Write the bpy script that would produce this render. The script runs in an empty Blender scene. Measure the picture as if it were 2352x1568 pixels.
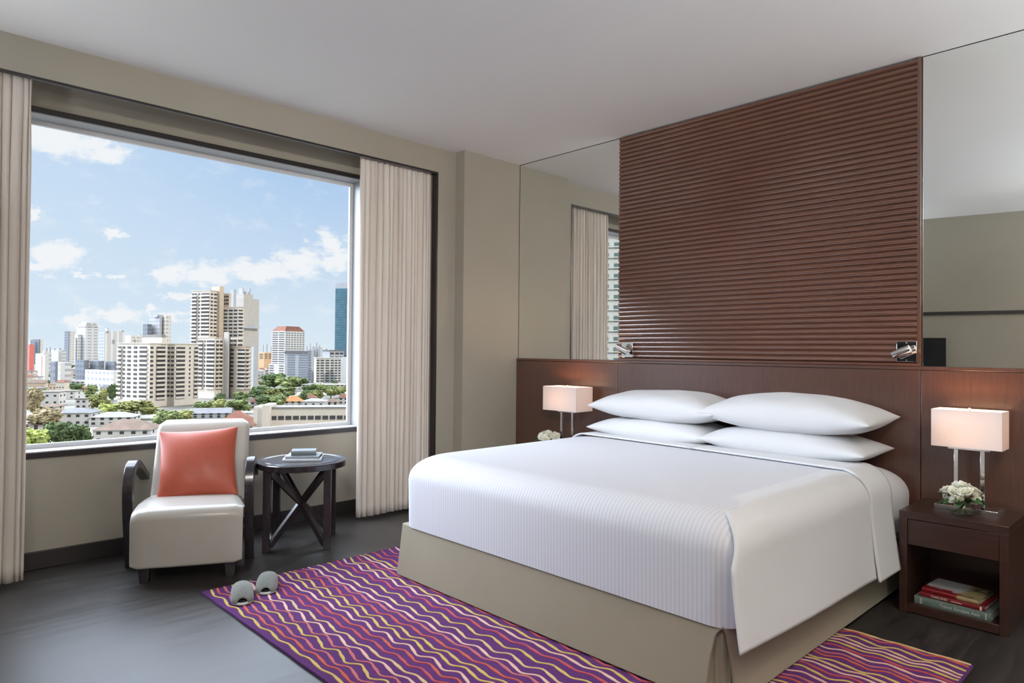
import bpy, bmesh, math, random
from mathutils import Vector, Matrix
from math import sin, cos, pi, radians, degrees, atan2, sqrt

C = bpy.context.scene.collection
SC = bpy.context.scene

# ------------------------------------------------------------------ camera
F_PX = 1563.68
CAM = Vector((4.4192, -4.2445, 1.28))
FW = Vector((-0.719264, 0.694599, 0.013815))
RT = Vector((0.694728, 0.719211, 0.009374))
UP = Vector((0.003425, -0.016340, 0.999861))
cam_d = bpy.data.cameras.new('camera')
cam_d.sensor_width = 36.0
cam_d.lens = F_PX * 36.0 / 2352.0
cam_d.clip_start = 0.05
cam_d.clip_end = 12000
cam = bpy.data.objects.new('camera', cam_d)
C.objects.link(cam)
m = Matrix.Identity(4)
for i in range(3):
    m[i][0] = RT[i]; m[i][1] = UP[i]; m[i][2] = -FW[i]; m[i][3] = CAM[i]
cam.matrix_world = m
SC.camera = cam

SC.view_settings.view_transform = 'Standard'
SC.view_settings.look = 'None'
SC.view_settings.exposure = 0.0
SC.view_settings.gamma = 1.0
SC.view_settings.use_curve_mapping = False
SC.cycles.use_denoising = True
SC.cycles.max_bounces = 10
SC.cycles.diffuse_bounces = 6
SC.cycles.glossy_bounces = 5
SC.cycles.transparent_max_bounces = 12
SC.cycles.sample_clamp_indirect = 6.0

# ------------------------------------------------------------------ sky
def px_dir(px, py):
    """azimuth and elevation (radians) of a sight line of the photograph"""
    d = FW + RT * ((px - 1176) / F_PX) - UP * ((py - 784) / F_PX)
    d.normalize()
    a = atan2(d.y, d.x)
    return a, math.asin(d.z)

class NT:
    """tiny node-tree helper"""
    def __init__(self, nt):
        self.nt = nt; nt.nodes.clear()
    def n(self, t, **kw):
        nd = self.nt.nodes.new(t)
        for k, v in kw.items(): setattr(nd, k, v)
        return nd
    def l(self, a, b): self.nt.links.new(a, b)
    def setin(self, sock, v):
        if isinstance(v, bpy.types.NodeSocket): self.l(v, sock)
        else: sock.default_value = v
    def m(self, op, a, b=0.0, c=0.0):
        nd = self.n('ShaderNodeMath', operation=op)
        self.setin(nd.inputs[0], a); self.setin(nd.inputs[1], b)
        if len(nd.inputs) > 2: self.setin(nd.inputs[2], c)
        return nd.outputs[0]
    def mr(self, v, a, b, c=0.0, d=1.0, smooth=True):
        nd = self.n('ShaderNodeMapRange')
        if smooth: nd.interpolation_type = 'SMOOTHSTEP'
        self.setin(nd.inputs[0], v)
        for i, x in enumerate((a, b, c, d)): self.setin(nd.inputs[i + 1], x)
        return nd.outputs[0]
    def mix(self, f, a, b):
        nd = self.n('ShaderNodeMix', data_type='RGBA')
        self.setin(nd.inputs[0], f)
        for s, v in ((nd.inputs[6], a), (nd.inputs[7], b)):
            if isinstance(v, (tuple, list)): s.default_value = (v[0], v[1], v[2], 1)
            else: self.l(v, s)
        return nd.outputs[2]

SKY_HIGH = 8.6      # radiance of the unseen upper sky, raised to light the room
world = bpy.data.worlds.new('sky'); SC.world = world; world.use_nodes = True
W = NT(world.node_tree)
tc = W.n('ShaderNodeTexCoord')
sep = W.n('ShaderNodeSeparateXYZ'); W.l(tc.outputs['Generated'], sep.inputs[0])
el = W.m('ARCSINE', sep.outputs[2])
az0 = W.m('ARCTAN2', sep.outputs[1], sep.outputs[0])
az = W.m('MODULO', W.m('ADD', az0, 2 * pi), 2 * pi)
noi = W.n('ShaderNodeTexNoise'); noi.inputs['Scale'].default_value = 26; noi.inputs['Detail'].default_value = 7
noi.inputs['Roughness'].default_value = 0.62
mp = W.n('ShaderNodeMapping'); mp.inputs['Scale'].default_value = (1, 1, 1.7)
W.l(tc.outputs['Generated'], mp.inputs[0]); W.l(mp.outputs[0], noi.inputs['Vector'])
noi2 = W.n('ShaderNodeTexNoise'); noi2.inputs['Scale'].default_value = 70; noi2.inputs['Detail'].default_value = 6; W.l(mp.outputs[0], noi2.inputs['Vector'])
nz = W.m('SUBTRACT', W.m('ADD', W.m('MULTIPLY', noi.outputs[0], 0.7), W.m('MULTIPLY', noi2.outputs[0], 0.3)), 0.5)
# cloud bodies: (px centre, py centre, half width, half height) read off the view and turned into sky angles
CLOUDS = [(130, 315, 170, 62), (230, 345, 70, 40), (140, 585, 82, 44), (100, 610, 40, 30), (72, 490, 24, 22), (268, 536, 40, 15),
          (385, 628, 55, 30), (470, 630, 100, 36), (590, 622, 120, 34), (690, 605, 90, 42), (755, 560, 52, 44), (770, 600, 60, 36),
          (405, 678, 55, 14), (195, 630, 42, 9), (258, 631, 22, 7), (190, 740, 50, 30), (270, 722, 80, 26), (350, 712, 28, 14), (395, 730, 50, 16)]
spn = W.n('ShaderNodeSeparateColor'); noi3 = W.n('ShaderNodeTexNoise'); noi3.inputs['Scale'].default_value = 42; noi3.inputs['Detail'].default_value = 8; noi3.inputs['Roughness'].default_value = 0.65
W.l(mp.outputs[0], noi3.inputs['Vector']); W.l(noi3.outputs['Color'], spn.inputs[0])
azw = W.m('ADD', az, W.m('MULTIPLY', W.m('SUBTRACT', spn.outputs[0], 0.5), 0.075))
elw = W.m('ADD', el, W.m('MULTIPLY', W.m('SUBTRACT', spn.outputs[1], 0.5), 0.040))
field = None
for (px, py, rw, rh) in CLOUDS:
    a, e = px_dir(px, py)
    a2, _ = px_dir(px - rw, py); _, e2 = px_dir(px, py - rh)
    ra = abs(a2 - a); re = abs(e2 - e)
    dx = W.m('DIVIDE', W.m('SUBTRACT', azw, a), ra)
    dy = W.m('DIVIDE', W.m('SUBTRACT', elw, e), re)
    d = W.m('SUBTRACT', 1.0, W.m('SQRT', W.m('ADD', W.m('MULTIPLY', dx, dx), W.m('MULTIPLY', dy, dy))))
    field = d if field is None else W.m('MAXIMUM', field, d)
cl = W.mr(W.m('ADD', field, W.m('MULTIPLY', nz, 1.6)), 0.0, 0.62)
cl = W.m('MULTIPLY', cl, 0.93)
wisp = W.m('MULTIPLY', W.mr(noi.outputs[0], 0.50, 0.78), 0.38)
cl = W.m('MAXIMUM', cl, wisp)
blue = W.mix(W.mr(el, 0.0, 0.30, smooth=False), (0.73, 0.84, 0.93), (0.36, 0.56, 0.86))
blue = W.mix(W.mr(az, px_dir(800, 500)[0], px_dir(60, 500)[0]), blue, W.mix(0.5, blue, (0.70, 0.83, 0.95)))
low = W.mix(cl, blue, (0.93, 0.945, 0.965))
shade = W.n('ShaderNodeTexNoise'); shade.inputs['Scale'].default_value = 2.2
W.l(tc.outputs['Generated'], shade.inputs['Vector'])
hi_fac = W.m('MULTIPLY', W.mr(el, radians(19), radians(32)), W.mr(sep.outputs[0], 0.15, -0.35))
# out-of-view south-west sky patch, added to light the room and headboard sheen
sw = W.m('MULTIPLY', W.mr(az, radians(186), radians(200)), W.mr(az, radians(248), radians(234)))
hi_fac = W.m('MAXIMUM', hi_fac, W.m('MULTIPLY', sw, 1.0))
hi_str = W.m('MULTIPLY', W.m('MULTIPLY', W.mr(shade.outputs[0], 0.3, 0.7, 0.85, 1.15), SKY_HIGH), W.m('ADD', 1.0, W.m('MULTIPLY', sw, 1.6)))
bg1 = W.n('ShaderNodeBackground'); W.l(low, bg1.inputs[0]); bg1.inputs[1].default_value = 1.0
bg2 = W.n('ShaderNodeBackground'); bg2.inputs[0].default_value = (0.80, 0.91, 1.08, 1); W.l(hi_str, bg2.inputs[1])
bg3 = W.n('ShaderNodeBackground'); bg3.inputs[0].default_value = (0.25, 0.26, 0.24, 1)
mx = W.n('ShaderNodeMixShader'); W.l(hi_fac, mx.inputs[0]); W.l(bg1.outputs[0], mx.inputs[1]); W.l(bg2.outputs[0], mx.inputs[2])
mx2 = W.n('ShaderNodeMixShader'); W.l(W.mr(el, -0.01, -0.03), mx2.inputs[0]); W.l(mx.outputs[0], mx2.inputs[1]); W.l(bg3.outputs[0], mx2.inputs[2])
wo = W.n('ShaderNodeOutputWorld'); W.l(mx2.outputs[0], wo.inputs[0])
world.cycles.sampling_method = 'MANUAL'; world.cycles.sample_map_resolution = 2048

# ------------------------------------------------------------------ sun and fill lights added out of view
sd = bpy.data.lights.new('sun', 'SUN'); sd.energy = 2.8; sd.angle = radians(0.6); sd.color = (1.0, 0.95, 0.86)
sun = bpy.data.objects.new('sun', sd); C.objects.link(sun)
sdir = Vector((0.927 * cos(radians(40)), 0.37 * cos(radians(40)), sin(radians(40))))
sun.rotation_euler = sdir.to_track_quat('Z', 'Y').to_euler()
# daylight portal: the window opening (guides sky sampling only)
pd = bpy.data.lights.new('window_portal', 'AREA'); pd.shape = 'RECTANGLE'; pd.size = 2.5; pd.size_y = 2.05
pd.cycles.is_portal = True
po = bpy.data.objects.new('window_portal', pd); C.objects.link(po)
po.location = (-0.36, -2.6, 1.66); po.rotation_euler = (0, radians(-90), 0)

FILL_DOWNLIGHTS = [(4.9, -2.3, 20, (1.0, 0.76, 0.52)), (4.9, -3.7, 12, (1.0, 0.84, 0.66)), (4.6, -5.0, 20, (0.96, 0.97, 1.0))]  # unseen ceiling lights added as fill from behind the camera
FILL_UPLIGHTS = [(5.45, -0.85, 40), (5.45, -3.1, 112), (5.2, -5.3, 62), (1.0, -4.6, 14)]  # unseen uplighters added to brighten the ceiling and walls
FILL_SPOTS = [((4.95, -4.9, 2.80), (0.2, -0.6, 2.3), 460), ((4.7, -5.2, 2.80), (0.9, -2.6, 0.8), 70)]  # unseen spots added to brighten the far corner and armchair

# ------------------------------------------------------------------ mesh helpers
class MB:
    """collects shapes for ONE mesh object"""
    def __init__(self):
        self.v = []; self.f = []; self.mi = []; self.cur = 0
    def add(self, vs, fs):
        o = len(self.v); self.v += [tuple(p) for p in vs]
        for f in fs: self.f.append(tuple(i + o for i in f)); self.mi.append(self.cur)
        return self
    def box(self, x0, y0, z0, x1, y1, z1, M=None):
        vs = [Vector((x, y, z)) for z in (z0, z1) for (x, y) in ((x0, y0), (x1, y0), (x1, y1), (x0, y1))]
        if M is not None: vs = [M @ p for p in vs]
        return self.add(vs, [(3, 2, 1, 0), (4, 5, 6, 7), (0, 1, 5, 4), (1, 2, 6, 5), (2, 3, 7, 6), (3, 0, 4, 7)])
    def prism(self, pts, axis, a, b):
        """closed outline pts (2D) extruded along axis 'x','y' or 'z' from a to b"""
        n = len(pts)
        def P(p, t):
            return {'x': (t, p[0], p[1]), 'y': (p[0], t, p[1]), 'z': (p[0], p[1], t)}[axis]
        vs = [P(p, a) for p in pts] + [P(p, b) for p in pts]
        fs = [(i, (i + 1) % n, n + (i + 1) % n, n + i) for i in range(n)] + [tuple(range(n))[::-1], tuple(range(n, 2 * n))]
        return self.add(vs, fs)
    def bar(self, a, b, w, h, up=(0, 0, 1), ext=0.0):
        a = Vector(a); b = Vector(b); d = (b - a); L = d.length; d.normalize()
        a = a - d * ext; b = b + d * ext
        s = d.cross(Vector(up))
        if s.length < 1e-4: s = d.cross(Vector((1, 0, 0)))
        s.normalize(); t = s.cross(d)
        vs = []
        for p in (a, b):
            for (i, j) in ((-1, -1), (1, -1), (1, 1), (-1, 1)): vs.append(p + s * (i * w / 2) + t * (j * h / 2))
        return self.add(vs, [(3, 2, 1, 0), (4, 5, 6, 7), (0, 1, 5, 4), (1, 2, 6, 5), (2, 3, 7, 6), (3, 0, 4, 7)])
    def lathe(self, prof, cx=0, cy=0, seg=32, cap0=True, cap1=True, M=None, sx=1.0, sy=1.0):
        n = len(prof); vs = []
        for (r, z) in prof:
            for k in range(seg):
                a = 2 * pi * k / seg; vs.append(Vector((cx + r * cos(a) * sx, cy + r * sin(a) * sy, z)))
        if M is not None: vs = [M @ p for p in vs]
        fs = []
        for i in range(n - 1):
            for k in range(seg):
                k2 = (k + 1) % seg; fs.append((i * seg + k, i * seg + k2, (i + 1) * seg + k2, (i + 1) * seg + k))
        if cap0: fs.append(tuple(range(seg))[::-1])
        if cap1: fs.append(tuple(range((n - 1) * seg, n * seg)))
        return self.add(vs, fs)
    def tube(self, pts, r, seg=8):
        pts = [Vector(p) for p in pts]; n = len(pts); vs = []; up = Vector((0.13, 0.21, 0.97))
        for i, p in enumerate(pts):
            d = (pts[min(i + 1, n - 1)] - pts[max(i - 1, 0)]).normalized()
            s = d.cross(up).normalized(); t = s.cross(d)
            rr = r[i] if isinstance(r, (list, tuple)) else r
            for k in range(seg):
                a = 2 * pi * k / seg; vs.append(p + s * (cos(a) * rr) + t * (sin(a) * rr))
        fs = []
        for i in range(n - 1):
            for k in range(seg):
                k2 = (k + 1) % seg; fs.append((i * seg + k, i * seg + k2, (i + 1) * seg + k2, (i + 1) * seg + k))
        fs += [tuple(range(seg))[::-1], tuple(range((n - 1) * seg, n * seg))]
        return self.add(vs, fs)
    def grid(self, fn, nu, nv):
        vs = [fn(i / nu, j / nv) for j in range(nv + 1) for i in range(nu + 1)]
        fs = [(j * (nu + 1) + i, j * (nu + 1) + i + 1, (j + 1) * (nu + 1) + i + 1, (j + 1) * (nu + 1) + i) for j in range(nv) for i in range(nu)]
        return self.add(vs, fs)
    def build(self, name, mat, parent=None, bevel=0.0, seg=2, smooth=False, solid=0.0, subsurf=0, loc=None, rotz=None, weld=0.0):
        me = bpy.data.meshes.new(name)
        me.from_pydata(self.v, [], self.f); me.update()
        if weld or True:
            bm = bmesh.new(); bm.from_mesh(me)
            if weld: bmesh.ops.remove_doubles(bm, verts=bm.verts, dist=weld)
            if not solid: bmesh.ops.recalc_face_normals(bm, faces=bm.faces)
            bm.to_mesh(me); bm.free()
        mats = mat if isinstance(mat, (list, tuple)) else [mat]
        for mm in mats: me.materials.append(mm)
        if len(mats) > 1 and len(me.polygons) == len(self.mi):
            for p, k in zip(me.polygons, self.mi): p.material_index = k
        o = bpy.data.objects.new(name, me); C.objects.link(o)
        if parent is not None: o.parent = parent
        if loc is not None: o.location = loc
        if rotz is not None: o.rotation_euler = (0, 0, rotz)
        if solid:
            md = o.modifiers.new('thickness', 'SOLIDIFY'); md.thickness = solid; md.offset = 0
        if bevel:
            md = o.modifiers.new('edge', 'BEVEL'); md.width = bevel; md.segments = seg; md.limit_method = 'ANGLE'; md.angle_limit = radians(40)
            md.harden_normals = False
        if subsurf:
            md = o.modifiers.new('soft', 'SUBSURF'); md.levels = subsurf; md.render_levels = subsurf
        if smooth or bevel or subsurf:
            for p in me.polygons: p.use_smooth = True
            if not subsurf: me.set_sharp_from_angle(angle=radians(42))
        return o

def thing(name, label, cat, loc=(0, 0, 0), rotz=0.0, group=None):
    o = bpy.data.objects.new(name, None); C.objects.link(o)
    o.empty_display_size = 0.1
    o.location = loc; o.rotation_euler = (0, 0, rotz)
    o['label'] = label; o['category'] = cat
    if group: o['group'] = group
    return o
def tag(o, label, cat, group=None, kind=None):
    o['label'] = label; o['category'] = cat
    if group: o['group'] = group
    if kind: o['kind'] = kind
    return o
def struct(o, label=None):
    o['kind'] = 'structure'
    if label: o['label'] = label
    return o
def dup(root, loc, rotz=0.0, label=None, group=None, scale=None):
    r = root.copy(); C.objects.link(r); r.location = loc; r.rotation_euler = (0, 0, rotz)
    if scale: r.scale = scale
    if label: r['label'] = label
    if group: r['group'] = group
    for ch in list(root.children):
        c = ch.copy(); C.objects.link(c); c.parent = r
        for g in list(ch.children):
            d = g.copy(); C.objects.link(d); d.parent = c
    return r

# ------------------------------------------------------------------ materials
MATS = {}
def base_mat(name, col, rough=0.5, metal=0.0, spec=0.5, sheen=0.0, coat=0.0, noise=None, bump=None, trans=0.0, var=0.0, vscale=8.0, stretch=(1, 1, 1), coords='Object'):
    """principled material with optional procedural colour variation and bump"""
    mt = bpy.data.materials.new(name); mt.use_nodes = True; T = NT(mt.node_tree)
    out = T.n('ShaderNodeOutputMaterial'); b = T.n('ShaderNodeBsdfPrincipled'); T.l(b.outputs[0], out.inputs[0])
    b.inputs['Base Color'].default_value = (*col, 1); b.inputs['Roughness'].default_value = rough
    b.inputs['Metallic'].default_value = metal; b.inputs['Specular IOR Level'].default_value = spec
    if sheen: b.inputs['Sheen Weight'].default_value = sheen
    if coat: b.inputs['Coat Weight'].default_value = coat; b.inputs['Coat Roughness'].default_value = 0.15
    t = T.n('ShaderNodeTexCoord'); mp = T.n('ShaderNodeMapping'); mp.inputs['Scale'].default_value = stretch
    T.l(t.outputs[coords], mp.inputs[0])
    if var:
        nz = T.n('ShaderNodeTexNoise'); nz.inputs['Scale'].default_value = vscale; nz.inputs['Detail'].default_value = 5
        T.l(mp.outputs[0], nz.inputs['Vector'])
        f = T.mr(nz.outputs[0], 0.3, 0.7, smooth=False)
        lo = tuple(c * (1 - var) for c in col); hi = tuple(min(1, c * (1 + var)) for c in col)
        T.l(T.mix(f, lo, hi), b.inputs['Base Color'])
    if bump:
        sc, st, dist = bump
        nb = T.n('ShaderNodeTexNoise'); nb.inputs['Scale'].default_value = sc; nb.inputs['Detail'].default_value = 4
        T.l(mp.outputs[0], nb.inputs['Vector'])
        bp = T.n('ShaderNodeBump'); bp.inputs['Strength'].default_value = st; bp.inputs['Distance'].default_value = dist
        T.l(nb.outputs[0], bp.inputs['Height']); T.l(bp.outputs[0], b.inputs['Normal'])
    MATS[name] = mt
    return mt
def shader(name):
    mt = bpy.data.materials.new(name); mt.use_nodes = True; T = NT(mt.node_tree)
    out = T.n('ShaderNodeOutputMaterial'); MATS[name] = mt
    return mt, T, out
def princ(T, out):
    b = T.n('ShaderNodeBsdfPrincipled'); T.l(b.outputs[0], out.inputs[0]); return b

M_wall = base_mat('wall_paint', (0.335, 0.305, 0.255), 0.6, spec=0.3, var=0.03, vscale=2.0, bump=(350, 0.15, 0.0006))
M_ceil = base_mat('ceiling_paint', (0.78, 0.78, 0.78), 0.8, spec=0.2, var=0.01, vscale=1.0)
M_black = base_mat('dark_trim', (0.020, 0.016, 0.016), 0.35, var=0.1)
M_white = base_mat('white_window_paint', (0.60, 0.60, 0.60), 0.4, var=0.02)
M_duvwhite = base_mat('white_linen', (0.60, 0.605, 0.62), 0.75, spec=0.25, sheen=0.15, var=0.01, vscale=3, bump=(900, 0.12, 0.0005))
M_pillow = base_mat('pillow_cotton', (0.62, 0.625, 0.635), 0.8, spec=0.2, sheen=0.15, var=0.01, vscale=3, bump=(9, 0.10, 0.006))
M_chrome = base_mat('chrome', (0.78, 0.78, 0.80), 0.08, metal=1.0, var=0.02)
M_leather = base_mat('ivory_leather', (0.40, 0.375, 0.335), 0.33, spec=0.5, coat=0.15, var=0.03, vscale=5, bump=(160, 0.12, 0.0008))
M_orange = base_mat('terracotta_silk', (0.385, 0.075, 0.040), 0.42, spec=0.4, sheen=0.12, var=0.06, vscale=30, stretch=(1, 1, 14), bump=(60, 0.12, 0.001))
M_espresso = base_mat('espresso_wood', (0.020, 0.015, 0.018), 0.25, spec=0.5, coat=0.3, var=0.15, vscale=4, stretch=(8, 8, 1))
M_skirt = base_mat('champagne_fabric', (0.29, 0.255, 0.185), 0.6, spec=0.3, sheen=0.2, var=0.03, vscale=3, bump=(500, 0.2, 0.0006))
M_greyfelt = base_mat('grey_felt', (0.17, 0.18, 0.165), 0.95, spec=0.1, sheen=0.3, var=0.18, vscale=130, bump=(400, 0.4, 0.001))
M_sole = base_mat('pale_sole', (0.62, 0.66, 0.68), 0.7, var=0.03)
M_dark = base_mat('dark_lining', (0.02, 0.022, 0.022), 0.9, spec=0.1, var=0.1)
M_paper = base_mat('book_pages', (0.70, 0.68, 0.62), 0.8, spec=0.2, var=0.08, vscale=150, stretch=(0.1, 0.1, 8))
M_petal = base_mat('rose_petal', (0.80, 0.80, 0.68), 0.55, spec=0.3, sheen=0.2, var=0.06, vscale=30)
M_leaf = base_mat('leaf_green', (0.035, 0.10, 0.025), 0.4, spec=0.5, var=0.4, vscale=60)
M_stem = base_mat('stem_green', (0.08, 0.14, 0.04), 0.5, var=0.2, vscale=40)
M_blackbox = base_mat('black_plastic', (0.006, 0.007, 0.008), 0.45, spec=0.25, var=0.1)

def wood_mat(name, c0, c1, rough, axis_stretch, spec=0.5, bump=0.04, coat=0.8, cr=0.27):
    mt, T, out = shader(name); b = princ(T, out)
    t = T.n('ShaderNodeTexCoord'); mp = T.n('ShaderNodeMapping'); mp.inputs['Scale'].default_value = axis_stretch
    T.l(t.outputs['Object'], mp.inputs[0])
    n1 = T.n('ShaderNodeTexNoise'); n1.inputs['Scale'].default_value = 6; n1.inputs['Detail'].default_value = 8; n1.inputs['Roughness'].default_value = 0.6
    T.l(mp.outputs[0], n1.inputs['Vector'])
    n2 = T.n('ShaderNodeTexNoise'); n2.inputs['Scale'].default_value = 1.3; T.l(t.outputs['Object'], n2.inputs['Vector'])
    f = T.m('ADD', T.m('MULTIPLY', n1.outputs[0], 0.75), T.m('MULTIPLY', n2.outputs[0], 0.25))
    T.l(T.mix(T.mr(f, 0.32, 0.68, smooth=False), c0, c1), b.inputs['Base Color'])
    b.inputs['Roughness'].default_value = rough; b.inputs['Specular IOR Level'].default_value = spec
    b.inputs['Coat Weight'].default_value = coat; b.inputs['Coat Roughness'].default_value = cr; b.inputs['Coat IOR'].default_value = 1.7
    bp = T.n('ShaderNodeBump'); bp.inputs['Strength'].default_value = bump; bp.inputs['Distance'].default_value = 0.001
    T.l(n1.outputs[0], bp.inputs['Height']); T.l(bp.outputs[0], b.inputs['Normal'])
    return mt
M_head = wood_mat('walnut_headboard', (0.065, 0.024, 0.015), (0.105, 0.042, 0.026), 0.30, (16, 16, 1.0), spec=0.55)
M_slat = wood_mat('walnut_slats', (0.100, 0.036, 0.019), (0.138, 0.053, 0.029), 0.32, (0.8, 9, 9), spec=0.5, bump=0.0, coat=1.0, cr=0.18)
M_night = wood_mat('walnut_nightstand', (0.026, 0.010, 0.007), (0.046, 0.019, 0.013), 0.34, (1.0, 10, 10), spec=0.4, coat=0.25)

def mirror_mat():
    mt, T, out = shader('mirror_glass')
    g = T.n('ShaderNodeBsdfGlossy'); g.inputs['Roughness'].default_value = 0.0
    t = T.n('ShaderNodeTexCoord'); nz = T.n('ShaderNodeTexNoise'); nz.inputs['Scale'].default_value = 0.5; T.l(t.outputs['Object'], nz.inputs['Vector'])
    T.l(T.mix(nz.outputs[0], (0.88, 0.90, 0.88), (0.90, 0.92, 0.90)), g.inputs['Color'])
    T.l(g.outputs[0], out.inputs[0]); return mt
M_mirror = mirror_mat()
def pane_mat():
    mt, T, out = shader('window_glass')
    tr = T.n('ShaderNodeBsdfTransparent'); tr.inputs[0].default_value = (0.985, 0.99, 0.99, 1)
    g = T.n('ShaderNodeBsdfGlossy'); g.inputs['Roughness'].default_value = 0.25
    fr = T.n('ShaderNodeFresnel'); fr.inputs[0].default_value = 1.35
    mxx = T.n('ShaderNodeMixShader'); T.l(T.m('MULTIPLY', fr.outputs[0], 0.02), mxx.inputs[0]); T.l(tr.outputs[0], mxx.inputs[1]); T.l(g.outputs[0], mxx.inputs[2])
    T.l(mxx.outputs[0], out.inputs[0]); return mt
M_pane = pane_mat()
def vase_mat():
    mt, T, out = shader('clear_glass')
    tr = T.n('ShaderNodeBsdfTransparent'); tr.inputs[0].default_value = (0.965, 0.975, 0.97, 1)
    g = T.n('ShaderNodeBsdfGlossy'); g.inputs['Roughness'].default_value = 0.02
    fr = T.n('ShaderNodeFresnel'); fr.inputs[0].default_value = 1.55
    mxx = T.n('ShaderNodeMixShader'); gm_ = T.n('ShaderNodeNewGeometry'); T.l(T.m('MULTIPLY', T.m('ADD', fr.outputs[0], 0.03), T.m('SUBTRACT', 1.0, gm_.outputs['Backfacing'])), mxx.inputs[0]); T.l(tr.outputs[0], mxx.inputs[1]); T.l(g.outputs[0], mxx.inputs[2])
    T.l(mxx.outputs[0], out.inputs[0]); return mt
M_vase = vase_mat()
def shade_mat():
    mt, T, out = shader('lampshade_linen')
    d = T.n('ShaderNodeBsdfDiffuse'); tr = T.n('ShaderNodeBsdfTranslucent')
    t = T.n('ShaderNodeTexCoord'); nz = T.n('ShaderNodeTexNoise'); nz.inputs['Scale'].default_value = 260; T.l(t.outputs['Object'], nz.inputs['Vector'])
    col = T.mix(nz.outputs[0], (0.78, 0.72, 0.70), (0.84, 0.79, 0.77)); T.l(col, d.inputs[0]); T.l(col, tr.inputs[0])
    mxx = T.n('ShaderNodeMixShader'); mxx.inputs[0].default_value = 0.20; T.l(d.outputs[0], mxx.inputs[1]); T.l(tr.outputs[0], mxx.inputs[2])
    T.l(mxx.outputs[0], out.inputs[0]); return mt
M_shade = shade_mat()
def curtain_mat():
    mt, T, out = shader('curtain_cloth')
    d = T.n('ShaderNodeBsdfDiffuse'); tr = T.n('ShaderNodeBsdfTranslucent')
    t = T.n('ShaderNodeTexCoord'); mp = T.n('ShaderNodeMapping'); mp.inputs['Scale'].default_value = (1, 24, 0.6)
    T.l(t.outputs['Object'], mp.inputs[0])
    nz = T.n('ShaderNodeTexNoise'); nz.inputs['Scale'].default_value = 1; nz.inputs['Detail'].default_value = 3; T.l(mp.outputs[0], nz.inputs['Vector'])
    col = T.mix(T.mr(nz.outputs[0], 0.35, 0.65), (0.68, 0.61, 0.55), (0.76, 0.71, 0.655)); T.l(col, d.inputs[0]); T.l(col, tr.inputs[0])
    mxx = T.n('ShaderNodeMixShader'); mxx.inputs[0].default_value = 0.12; T.l(d.outputs[0], mxx.inputs[1]); T.l(tr.outputs[0], mxx.inputs[2])
    T.l(mxx.outputs[0], out.inputs[0]); return mt
M_curtain = curtain_mat()
def stripe_mat():
    """woven satin stripes running from headboard to foot"""
    mt, T, out = shader('satin_stripe_linen'); b = princ(T, out)
    t = T.n('ShaderNodeTexCoord'); sp = T.n('ShaderNodeSeparateXYZ'); T.l(t.outputs['Object'], sp.inputs[0])
    w = T.m('SINE', T.m('MULTIPLY', sp.outputs[0], 2 * pi / 0.0185))
    f = T.mr(w, -0.35, 0.35)
    T.l(T.mix(f, (0.535, 0.545, 0.595), (0.61, 0.615, 0.65)), b.inputs['Base Color'])
    T.l(T.mr(f, 0, 1, 0.75, 0.5, smooth=False), b.inputs['Roughness'])
    b.inputs['Specular IOR Level'].default_value = 0.35; b.inputs['Sheen Weight'].default_value = 0.15
    return mt
M_stripe = stripe_mat()
def floor_mat():
    mt, T, out = shader('dark_plank_floor'); b = princ(T, out)
    t = T.n('ShaderNodeTexCoord'); mp = T.n('ShaderNodeMapping'); mp.inputs['Rotation'].default_value = (0, 0, radians(90))
    T.l(t.outputs['Object'], mp.inputs[0])
    br = T.n('ShaderNodeTexBrick'); br.inputs['Scale'].default_value = 1.0; br.inputs['Brick Width'].default_value = 1.3; br.inputs['Row Height'].default_value = 0.18
    br.inputs['Mortar Size'].default_value = 0.0012; br.inputs['Color1'].default_value = (0.02, 0.02, 0.02, 1); br.inputs['Color2'].default_value = (1, 1, 1, 1); br.inputs['Mortar'].default_value = (0, 0, 0, 1)
    br.offset = 0.37; T.l(mp.outputs[0], br.inputs['Vector'])
    ms = T.n('ShaderNodeMapping'); ms.inputs['Scale'].default_value = (14, 1.1, 1); T.l(t.outputs['Object'], ms.inputs[0])
    n1 = T.n('ShaderNodeTexNoise'); n1.inputs['Scale'].default_value = 2.2; n1.inputs['Detail'].default_value = 8; n1.inputs['Distortion'].default_value = 0.15; T.l(ms.outputs[0], n1.inputs['Vector'])
    bw = T.n('ShaderNodeRGBToBW'); T.l(br.outputs['Color'], bw.inputs[0])
    f = T.m('ADD', T.m('MULTIPLY', T.mr(n1.outputs[0], 0.3, 0.7), 0.7), T.m('MULTIPLY', bw.outputs[0], 0.3))
    c = T.mix(f, (0.012, 0.010, 0.009), (0.038, 0.033, 0.030))
    c = T.mix(T.m('MULTIPLY', br.outputs['Fac'], 0.7), c, (0.008, 0.007, 0.007))
    T.l(c, b.inputs['Base Color'])
    T.l(T.mr(n1.outputs[0], 0.3, 0.7, 0.37, 0.42), b.inputs['Roughness']); b.inputs['Specular IOR Level'].default_value = 0.72
    bp = T.n('ShaderNodeBump'); bp.inputs['Strength'].default_value = 0.04; bp.inputs['Distance'].default_value = 0.001; T.l(n1.outputs[0], bp.inputs['Height']); T.l(bp.outputs[0], b.inputs['Normal'])
    return mt
M_floor = floor_mat()

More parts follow.
